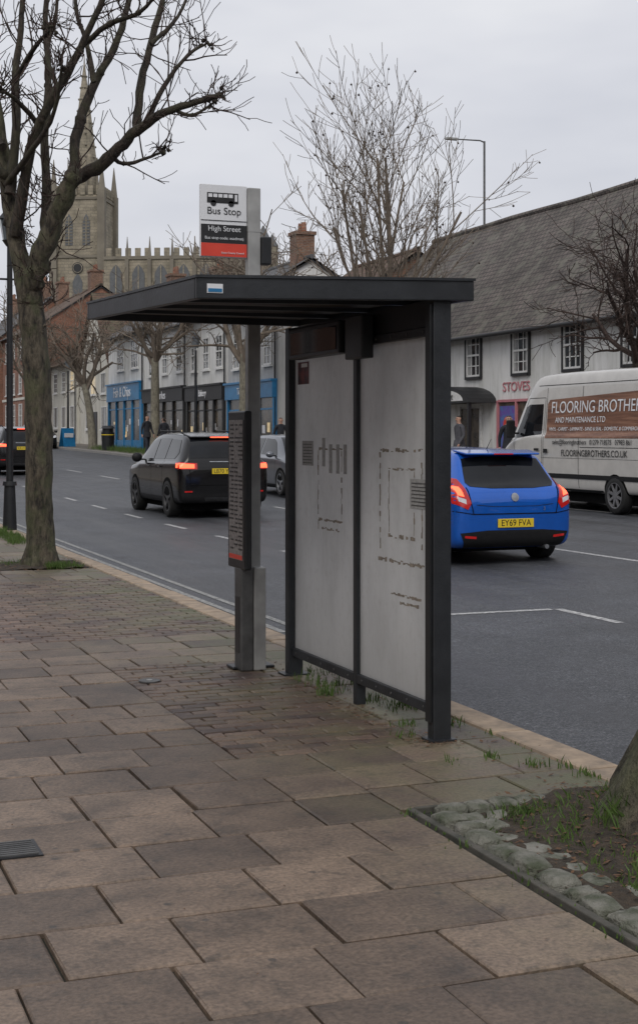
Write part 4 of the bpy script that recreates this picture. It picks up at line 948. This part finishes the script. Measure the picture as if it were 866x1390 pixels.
def hatch(name,loc,rot,pm,txt,lit=False):
    st=[(0,.42,.74,.80,.66,.50),(.015,.31,.82,.88,.79,.60),(.06,.25,.92,.98,.845,.66),(.16,.21,.965,1.05,.862,.66),(.30,.20,.97,1.20,.865,.65),(.46,.20,.97,1.39,.866,.62),(.60,.20,.965,1.465,.866,.61),(1.3,.19,.955,1.50,.866,.61),(2.1,.19,.945,1.495,.866,.61),(2.5,.19,.94,1.42,.866,.62),(2.85,.19,.93,1.20,.866,.66),(3.12,.19,.91,1.0,.863,.72),(3.3,.19,.89,.95,.86,.74),(3.72,.2,.80,.86,.84,.68),(3.93,.22,.66,.72,.78,.6),(4.0,.27,.6,.64,.68,.5),(4.02,.36,.52,.56,.58,.4)]
    C=Car(name,loc,rot,st,pm); A=C.A
    C.decal('rear_window',m_glassc,[(-.64,1.06),(-.60,1.01),(-.3,.985),(.3,.985),(.60,1.01),(.64,1.06),(.56,1.36),(.3,1.39),(-.3,1.39),(-.56,1.36)],'R',.005)
    for s_ in (-1,1):
        C.decal('tail_lamps',m_redlit if lit else m_red,[(s_*.85,.80),(s_*.68,.72),(s_*.63,.80),(s_*.67,.93),(s_*.70,1.10),(s_*.775,1.14),(s_*.855,.98)],'R',.010)
        C.decal('lamp_lens_white',m_head,[(s_*.80,.83),(s_*.70,.79),(s_*.70,.85),(s_*.80,.88)],'R',.013)
        C.decal('lamp_glow',m_redlit,[(s_*.80,.90),(s_*.72,.88),(s_*.735,1.0),(s_*.80,1.02)],'R',.013)
        C.decal('rear_reflectors',m_red,[(s_*.72,.36),(s_*.56,.345),(s_*.56,.375),(s_*.72,.39)],'R',.012)
        C.decal('headlamps',m_head,[(s_*.80,.66),(s_*.5,.60),(s_*.5,.70),(s_*.76,.80)],'F',.006)
        A.ball('door_mirrors',pm,Vector((s_*.955,2.72,1.0)),.11,(.95,.7,.7)); A.box('mirror_stalks',m_trim,min(s_*.80,s_*.9),max(s_*.80,s_*.9),2.69,2.76,.95,.98)
    C.decal('bumper_insert',m_trim,[(-.70,.23),(.70,.23),(.78,.42),(.40,.45),(-.40,.45),(-.78,.42)],'R',.007)
    C.line('hatch_seams',m_well,[(-.66,1.0),(-.63,.80),(-.60,.66),(.60,.66),(.63,.80),(.66,1.0)],'R',.013,.005)
    C.line('bumper_seam',m_well,[(-.85,.70),(-.60,.66)],'R',.010,.005); C.line('bumper_seam',m_well,[(.85,.70),(.60,.66)],'R',.010,.005)
    C.line('hatch_crease',m_trim,[(-.56,.78),(-.3,.755),(.3,.755),(.56,.78)],'R',.007)
    C.decal('badge',m_rim,[(.055*math.cos(t),.87+.055*math.sin(t)) for t in [k*math.pi/6 for k in range(12)]],'R',.010)
    A.text('badge_text',m_rim,'3',.07,(.42,-.015,.72),(R(90),0,0))
    A.tube('rear_wiper',m_trim,[(0,.15,1.0),(-.15,.21,1.04),(-.34,.24,1.07)],[.012,.009,.007],6)
    A.hexa('roof_spoiler',pm,[(-.54,.32,1.412),(.54,.32,1.412),(.57,.66,1.455),(-.57,.66,1.455),(-.54,.32,1.437),(.54,.32,1.437),(.57,.66,1.480),(-.57,.66,1.480)],.01)
    A.box('high_brake_lamp',m_red,-.14,.14,.31,.319,1.418,1.434)
    C.plate(txt,.54); C.plate(txt,.45,True)
    C.sides('side_windows',m_glassc,[(.56,1.10),(.85,1.01),(1.50,.995),(1.50,1.40),(.95,1.40),(.68,1.34)],.005); C.sides('side_windows',m_glassc,[(1.58,.995),(2.78,.98),(2.42,1.30),(2.2,1.38),(1.58,1.40)],.005)
    C.decal('windscreen',m_glassc,[(-.68,1.02),(.68,1.02),(.55,1.42),(-.55,1.42)],'F',.005)
    C.decal('grille',m_trim,[(-.40,.30),(.40,.30),(.46,.56),(-.46,.56)],'F',.006)
    C.sides('sills',m_trim,[(1.1,.2),(2.85,.2),(2.85,.27),(1.1,.27)],.005)
    for sd in 'lr':
        C.line('door_seams',m_well,[(1.54,.27),(1.54,.98)],sd); C.line('door_seams',m_well,[(2.78,.30),(2.84,.95)],sd); C.line('door_seams',m_well,[(1.0,.62),(.8,.98)],sd)
        C.decal('door_handles',m_rim,[(1.62,.86),(1.78,.86),(1.78,.885),(1.62,.885)],sd,.02)
    C.wheels((.74,3.22),.315); A.tube('aerial',m_trim,[(0,.8,1.48),(0,.66,1.62)],[.006,.003],5)
    A.cyl('exhaust',m_rim,(.48,.02,.22),(.48,.25,.22),.03,n=12); A.done(); return C
def suv(name,loc,rot,pm,txt,lit=True):
    st=[(0,.50,.88,.96,.80,.60),(.015,.38,1.02,1.10,.89,.68),(.06,.31,1.10,1.20,.93,.72),(.16,.29,1.12,1.36,.942,.71),(.32,.28,1.125,1.55,.946,.69),(.50,.28,1.125,1.65,.948,.68),(.8,.28,1.12,1.685,.948,.68),(1.6,.27,1.105,1.715,.948,.69),(2.4,.27,1.09,1.705,.948,.69),(2.95,.27,1.08,1.60,.948,.70),(3.3,.27,1.07,1.36,.948,.75),(3.55,.27,1.05,1.17,.945,.82),(3.75,.27,1.03,1.12,.94,.82),(4.25,.28,.98,1.06,.92,.78),(4.5,.30,.84,.92,.86,.7),(4.57,.34,.78,.82,.76,.6),(4.6,.44,.7,.74,.66,.5)]
    C=Car(name,loc,rot,st,pm); A=C.A
    C.decal('rear_window',m_glassc,[(-.70,1.20),(.70,1.20),(.61,1.56),(-.61,1.56)],'R',.005)
    for s_ in (-1,1):
        C.decal('tail_lamps',m_red,[(s_*.93,.98),(s_*.56,.98),(s_*.56,1.10),(s_*.93,1.12)],'R',.009)
        if lit: C.decal('lamps_lit',m_redlit,[(s_*.91,1.0),(s_*.62,1.0),(s_*.62,1.08),(s_*.91,1.095)],'R',.013); C.sides('lamps_lit',m_redlit,[(.10,1.01),(.22,1.01),(.22,1.09),(.10,1.09)],.010)
        C.decal('reflectors',m_red,[(s_*.82,.52),(s_*.66,.52),(s_*.66,.55),(s_*.82,.55)],'R',.009)
        C.decal('headlamps',m_head,[(s_*.86,.84),(s_*.5,.82),(s_*.5,.92),(s_*.84,.95)],'F',.006)
        A.ball('door_mirrors',m_trim,Vector((s_*1.05,3.0,1.18)),.13,(.9,.6,.8)); A.box('mirror_stalks',m_trim,min(s_*.88,s_*.98),max(s_*.88,s_*.98),2.97,3.03,1.12,1.15)
        A.tube('roof_rails',m_trim,[(s_*.64,.8,1.69),(s_*.64,.95,1.74),(s_*.64,2.5,1.745),(s_*.64,2.75,1.68)],[.015]*4,6)
    C.decal('lower_bumper',m_trim,[(-.84,.32),(.84,.32),(.88,.50),(-.88,.50)],'R',.006); C.decal('diffuser',m_rimd,[(-.38,.34),(.38,.34),(.42,.42),(-.42,.42)],'R',.010)
    C.line('hatch_seams',m_well,[(-.72,1.15),(-.70,.66),(.70,.66),(.72,1.15)],'R',.012)
    C.decal('badge_bar',m_rim,[(-.3,1.12),(.3,1.12),(.3,1.135),(-.3,1.135)],'R',.012)
    A.hexa('roof_spoiler',pm,[(-.60,.32,1.60),(.60,.32,1.60),(.63,.8,1.665),(-.63,.8,1.665),(-.60,.32,1.635),(.60,.32,1.635),(.63,.8,1.70),(-.63,.8,1.70)],.012); A.box('high_brake_lamp',m_redlit if lit else m_red,-.2,.2,.305,.318,1.608,1.626)
    A.tube('rear_wiper',m_trim,[(0,.12,1.22),(-.3,.17,1.26)],[.012,.008],6)
    C.plate(txt,.94); C.plate(txt,.5,True)
    C.sides('side_windows',m_glassc,[(.42,1.30),(.56,1.18),(1.25,1.17),(1.25,1.58),(.62,1.56)],.006); C.sides('side_windows',m_glassc,[(1.32,1.165),(2.15,1.16),(2.15,1.60),(1.32,1.59)],.006); C.sides('side_windows',m_glassc,[(2.22,1.155),(3.28,1.13),(2.85,1.52),(2.22,1.59)],.006)
    C.decal('windscreen',m_glassc,[(-.76,1.18),(.76,1.18),(.64,1.60),(-.64,1.60)],'F',.005); C.decal('grille',m_trim,[(-.46,.66),(.46,.66),(.46,.84),(-.46,.84)],'F',.006)
    C.sides('sills',m_trim,[(.2,.29),(4.3,.29),(4.3,.40),(.2,.40)],.004)
    for sd in 'lr':
        for yy in (1.285,2.185,3.25): C.line('door_seams',m_well,[(yy,.40),(yy,1.14)],sd)
        for yy in (1.42,2.32): C.decal('door_handles',m_rimd,[(yy,1.0),(yy+.2,1.0),(yy+.2,1.03),(yy,1.03)],sd,.02)
    C.wheels((.86,3.62),.375,.24,rimm=m_rimd); A.done(); return C
def van(name,loc,rot,pm,graphics=False):
    st=[(0,.50,1.5,2.45,.90,.74),(.02,.45,1.5,2.62,.965,.82),(.1,.40,1.5,2.70,.99,.85),(.4,.36,1.5,2.75,1.0,.855),(2,.35,1.5,2.77,1.0,.855),(4.1,.35,1.5,2.76,1.0,.855),(4.45,.35,1.48,2.70,1.0,.85),(4.75,.35,1.45,2.45,1.0,.84),(5.05,.35,1.42,2.05,1.0,.84),(5.32,.34,1.36,1.62,.99,.85),(5.5,.33,1.28,1.38,.98,.84),(5.78,.32,1.12,1.2,.95,.78),(5.93,.33,.9,.98,.88,.7),(5.98,.38,.78,.84,.78,.6),(6.0,.5,.7,.74,.6,.45)]
    C=Car(name,loc,rot,st,pm); A=C.A
    C.sides('cab_windows',m_glassc,[(4.05,1.50),(5.14,1.42),(5.16,1.50),(4.82,2.06),(4.65,2.12),(4.05,2.12)])
    C.decal('windscreen',m_glassc,[(-.80,1.46),(.80,1.46),(.74,2.25),(-.74,2.25)],'F',.006); C.decal('grille',m_trim,[(-.55,.62),(.55,.62),(.55,.86),(-.55,.86)],'F',.006)
    C.sides('side_moulding',m_trim,[(.15,.62),(3.9,.62),(3.9,.71),(.15,.71)],.012); C.sides('side_moulding',m_trim,[(4.0,.62),(4.52,.62),(4.52,.71),(4.0,.71)],.012)
    C.sides('sill_strip',m_trim,[(1.7,.36),(4.3,.36),(4.3,.42),(1.7,.42)],.006)
    for sd in 'lr':
        for yy in (2.55,3.92): C.line('door_seams',m_well,[(yy,.44),(yy,2.45)],sd,.014)
        C.line('door_seams',m_well,[(3.98,.44),(3.98,2.25),(4.7,2.25),(5.2,1.45),(5.05,.9)],sd,.012)
        C.line('roof_seam',m_well,[(.1,2.50),(4.3,2.50)],sd,.014); C.line('slide_rail',m_trim,[(.3,1.24),(2.5,1.24)],sd,.012)
        C.decal('door_handles',m_trim,[(4.05,1.16),(4.25,1.16),(4.25,1.21),(4.05,1.21)],sd,.03); C.decal('door_handles',m_trim,[(3.70,1.12),(3.86,1.12),(3.86,1.20),(3.7,1.2)],sd,.03)
        C.line('panel_swage',m_trim,[(.1,1.02),(4.0,1.02)],sd,.006)
    for s_ in (-1,1):
        C.decal('rear_windows',m_glassc,[(s_*.08,1.55),(s_*.74,1.55),(s_*.70,2.2),(s_*.08,2.2)],'R',.005); C.decal('tail_lamps',m_red,[(s_*.96,.9),(s_*.84,.9),(s_*.84,1.35),(s_*.96,1.35)],'R',.008)
        C.decal('headlamps',m_head,[(s_*.90,.86),(s_*.62,.84),(s_*.66,1.05),(s_*.88,1.12)],'F',.006)
        A.box('door_mirrors',m_trim,min(s_*1.06,s_*1.24),max(s_*1.06,s_*1.24),4.96,5.06,1.42,1.80,.03); A.box('mirror_arms',m_trim,min(s_*.96,s_*1.08),max(s_*.96,s_*1.08),4.98,5.03,1.5,1.54)
        C.decal('indicator',m_head,[(5.2,.95),(5.3,.95),(5.3,1.0),(5.2,1.0)],'l' if s_<0 else 'r',.006)
    C.plate('',.62); C.line('door_split',m_well,[(0,.5),(0,2.5)],'R',.014)
    C.wheels((1.25,5.0),.345,.23,spokes=8,rimm=m_steel)
    if graphics:
        C.decal('wood_graphic',m_wood,[(.15,1.42),(3.86,1.42),(3.88,2.12),(3.80,2.20),(.15,2.32)],'l',.006,6)
        def sx(z): 
            h,_,_,_=C.bvh.ray_cast(Vector((-3,2,z)),Vector((1,0,0))); return h.x-.014
        def st_(n,m,t,s,y,z,k=1.0): 
            lean=math.atan2(sx(z+.08)-sx(z-.08),.16)
            c=bpy.data.curves.new(n,'FONT'); c.body=t; c.size=s; c.extrude=.001; c.align_x='CENTER'; c.align_y='CENTER'
            o=bpy.data.objects.new(n,c); c.materials.append(m)
            up=Vector((math.sin(lean),0,math.cos(lean))); xx=Vector((0,-1,0)); nn=xx.cross(up)
            mt=Matrix((( xx.x*k,up.x,nn.x,sx(z)),(xx.y*k,up.y,nn.y,y),(xx.z*k,up.z,nn.z,z),(0,0,0,1))); link(o,A.e); o.matrix_local=mt
        st_('van_name',m_signw,'FLOORING BROTHERS',.335,2.02,2.03,1.0)
        st_('van_name_b',m_signw,'AND MAINTENANCE LTD',.16,2.6,1.78); st_('van_services',m_signw,'VINYL - CARPET - LAMINATE - SAND & SEAL - DOMESTIC & COMMERCIAL',.10,2.1,1.60)
        st_('van_phone',m_signk,'sales@flooringbrothers   01279 718575   07983 861',.135,2.1,1.34); st_('van_web',m_signk,'FLOORINGBROTHERS.CO.UK',.18,2.0,1.12)
    A.done(); return C
m_steel=M('steel_wheel',(.25,.25,.26),(.15,.15,.16),8,.5,metal=.4)
hatch('blue_car',(8.95,16.25,zroad(8.9,18)),0,p_blue,'EY69 FVA')
suv('black_suv',(8.45,27.3,zroad(8.4,29)),0,p_black,'LB70 YHT')
hatch('silver_car',(12.5,36.2,zroad(12.5,35)),R(180),p_silver,'AK17 RFX')
van('flooring_van',(15.75,21.7,zroad(15.7,24)),0,p_white,True)
suv('black_suv',(8.25,50.3,zroad(8.2,52)),0,p_black,'KR19 OPL')
van('white_van',(8.9,72,zroad(8.9,74)),0,paint('white_van_paint',(.62,.63,.65)),False)
hatch('parked_car',(14.9,88,zroad(14,90)),R(180),p_black,'GF66 LMN')
# ------------------------------------------------------------ people
def person(name,loc,rot,coat,stride=.15,s=1.0,arm=.12,hair=m_hair):
    V=[];E=[];Rd=[]
    def v(p,r): V.append(p); Rd.append(r if isinstance(r,tuple) else (r,r)); return len(V)-1
    def e(a,b): E.append((a,b))
    pel=v((0,0,.96),(.15,.11)); sp=v((0,.0,1.14),(.14,.10)); ch=v((0,-.01,1.33),(.165,.115)); nb=v((0,0,1.46),(.075,.07)); nk=v((0,.01,1.52),(.055,.055)); hd=v((0,.025,1.60),(.075,.085)); h2=v((0,.02,1.68),(.082,.095)); h3=v((0,.01,1.745),(.055,.065))
    for a,b in ((pel,sp),(sp,ch),(ch,nb),(nb,nk),(nk,hd),(hd,h2),(h2,h3)): e(a,b)
    for sg in (-1,1):
        sh=v((sg*.17,0,1.41),.07); el=v((sg*.235,-.03-sg*arm*.3,1.14),.05); wr=v((sg*.235,.06-sg*arm,.92),.033); pm=v((sg*.235,.08-sg*arm,.855),(.022,.038))
        e(nb,sh); e(sh,el); e(el,wr); e(wr,pm)
        for k in range(4):
            f=v((sg*.235,.052+k*.019-sg*arm,.80),.009); g=v((sg*.225,.056+k*.019-sg*arm,.765-.008*abs(k-1)),.008); e(pm,f); e(f,g)
        th=v((sg*.22,.12-sg*arm,.83),.010); e(pm,th)
        hp=v((sg*.095,0,.88),.098); kn=v((sg*.10,.04+sg*stride*.5,.50),.066); an=v((sg*.10,sg*stride-.03,.10),.045); hl=v((sg*.10,sg*stride-.06,.05),.042); to=v((sg*.11,sg*stride+.15,.035),.035)
        e(pel,hp); e(hp,kn); e(kn,an); e(an,hl); e(hl,to)
    me=bpy.data.meshes.new('sk'); me.from_pydata([tuple(p) for p in V],E,[]); ob=bpy.data.objects.new('sk',me); COL.objects.link(ob)
    md=ob.modifiers.new('skin','SKIN'); sv=me.skin_vertices[0].data
    for i,r in enumerate(Rd): sv[i].radius=r
    sv[0].use_root=True
    sb=ob.modifiers.new('sub','SUBSURF'); sb.levels=2; sb.render_levels=2
    dg=bpy.context.evaluated_depsgraph_get(); m2=bpy.data.meshes.new_from_object(ob.evaluated_get(dg)); bpy.data.objects.remove(ob)
    m2.name='figure'; m2.materials.clear()
    for m in (m_skin,coat,m_trous,m_shoe,hair): m2.materials.append(m)
    for p in m2.polygons:
        c=p.center; z=c.z
        if z>1.50: i=4 if (z>1.70 or (c.y<0.0 and z>1.55)) else 0
        elif z<.085: i=3
        elif abs(c.x)>.19 and z<.90: i=0
        elif z<.82: i=2
        else: i=1
        p.material_index=i; p.use_smooth=True
    A=Asm(name,loc,rot); A.e.scale=(s,s,s); A.mesh('figure',m2)
    for k in (-1,1): A.ball('eyes',m_signk,Vector((k*.03,.112,1.665)),.010,n=8); A.ball('ears',m_skin,Vector((k*.085,.02,1.64)),.025,(.5,.8,1.2),8)
    A.ball('nose',m_skin,Vector((0,.122,1.63)),.016,(.8,1,1.4),8); A.box('mouth',m_poster,-.022,.022,.10,.112,1.588,1.594)
    A.tube('coat_hem',coat,[(0,0,.78),(0,0,.92),(0,0,1.02)],[.19,.175,.15],16); A.tube('collar',coat,[(0,.0,1.45),(0,.0,1.53)],[.10,.075],12)
    A.done()
def stand(px,x): D,yy=tb(px,x); return (x,yy,zfar(x,yy))
person('pedestrian',stand(200,16.4),R(200),m_coat,.2,1.05)
person('pedestrian',stand(223,16.5),R(10),m_coat,.15)
person('pedestrian',stand(690,18.9),R(160),m_coat,.16,1.04)
person('pedestrian',stand(623,19.9),R(100),m_coat2,.12,1.04)
person('pedestrian',stand(381,17.5),R(170),m_coat,.12,1.0)
# ------------------------------------------------------------ light, world, camera
w=bpy.data.worlds.new("World"); sc.world=w; w.use_nodes=True; nt=w.node_tree
bgn=nt.nodes['Background']; sky=nt.nodes.new('ShaderNodeTexSky'); sky.sky_type='NISHITA'; sky.sun_disc=False
sky.air_density=1.5; sky.dust_density=4
tc=nt.nodes.new('ShaderNodeTexCoord'); mp=nt.nodes.new('ShaderNodeMapping'); mp.inputs['Scale'].default_value=(1,1,3.4); lnk(nt,tc.outputs['Generated'],mp.inputs[0])
n1=noise(nt,2.6,4,.55,mp.outputs[0])
cl=ramp(nt,n1,[(.32,(6.4,6.6,7.3)),(.5,(7.3,7.45,8.05)),(.68,(8.4,8.5,8.9))])
hs=nt.nodes.new('ShaderNodeHueSaturation'); hs.inputs['Saturation'].default_value=.35; lnk(nt,sky.outputs[0],hs.inputs['Color'])
lnk(nt,mixc(nt,.9,hs.outputs[0],cl),bgn.inputs[0]); bgn.inputs[1].default_value=.1
sd=bpy.data.lights.new('sun','SUN'); sd.energy=1.1; sd.angle=R(30); sd.color=(1,.95,.88); so=bpy.data.objects.new('sun',sd); COL.objects.link(so)
az=R(235); el=R(46); dv=Vector((math.cos(az)*math.cos(el),math.sin(az)*math.cos(el),math.sin(el)))
so.rotation_euler=dv.to_track_quat('Z','Y').to_euler(); sky.sun_rotation=math.atan2(dv.x,dv.y); sky.sun_elevation=el
cd=bpy.data.cameras.new('camera'); cam=bpy.data.objects.new('camera',cd); COL.objects.link(cam)
cam.location=(0,0,1.6); cam.rotation_euler=(R(90),0,R(-21)); cd.sensor_fit='VERTICAL'; cd.sensor_height=36; cd.lens=50; cd.shift_y=-105/1390; cd.clip_end=5000; cd.clip_start=.05
sc.camera=cam
sc.view_settings.view_transform='Standard'; sc.view_settings.look='None'; sc.view_settings.exposure=0
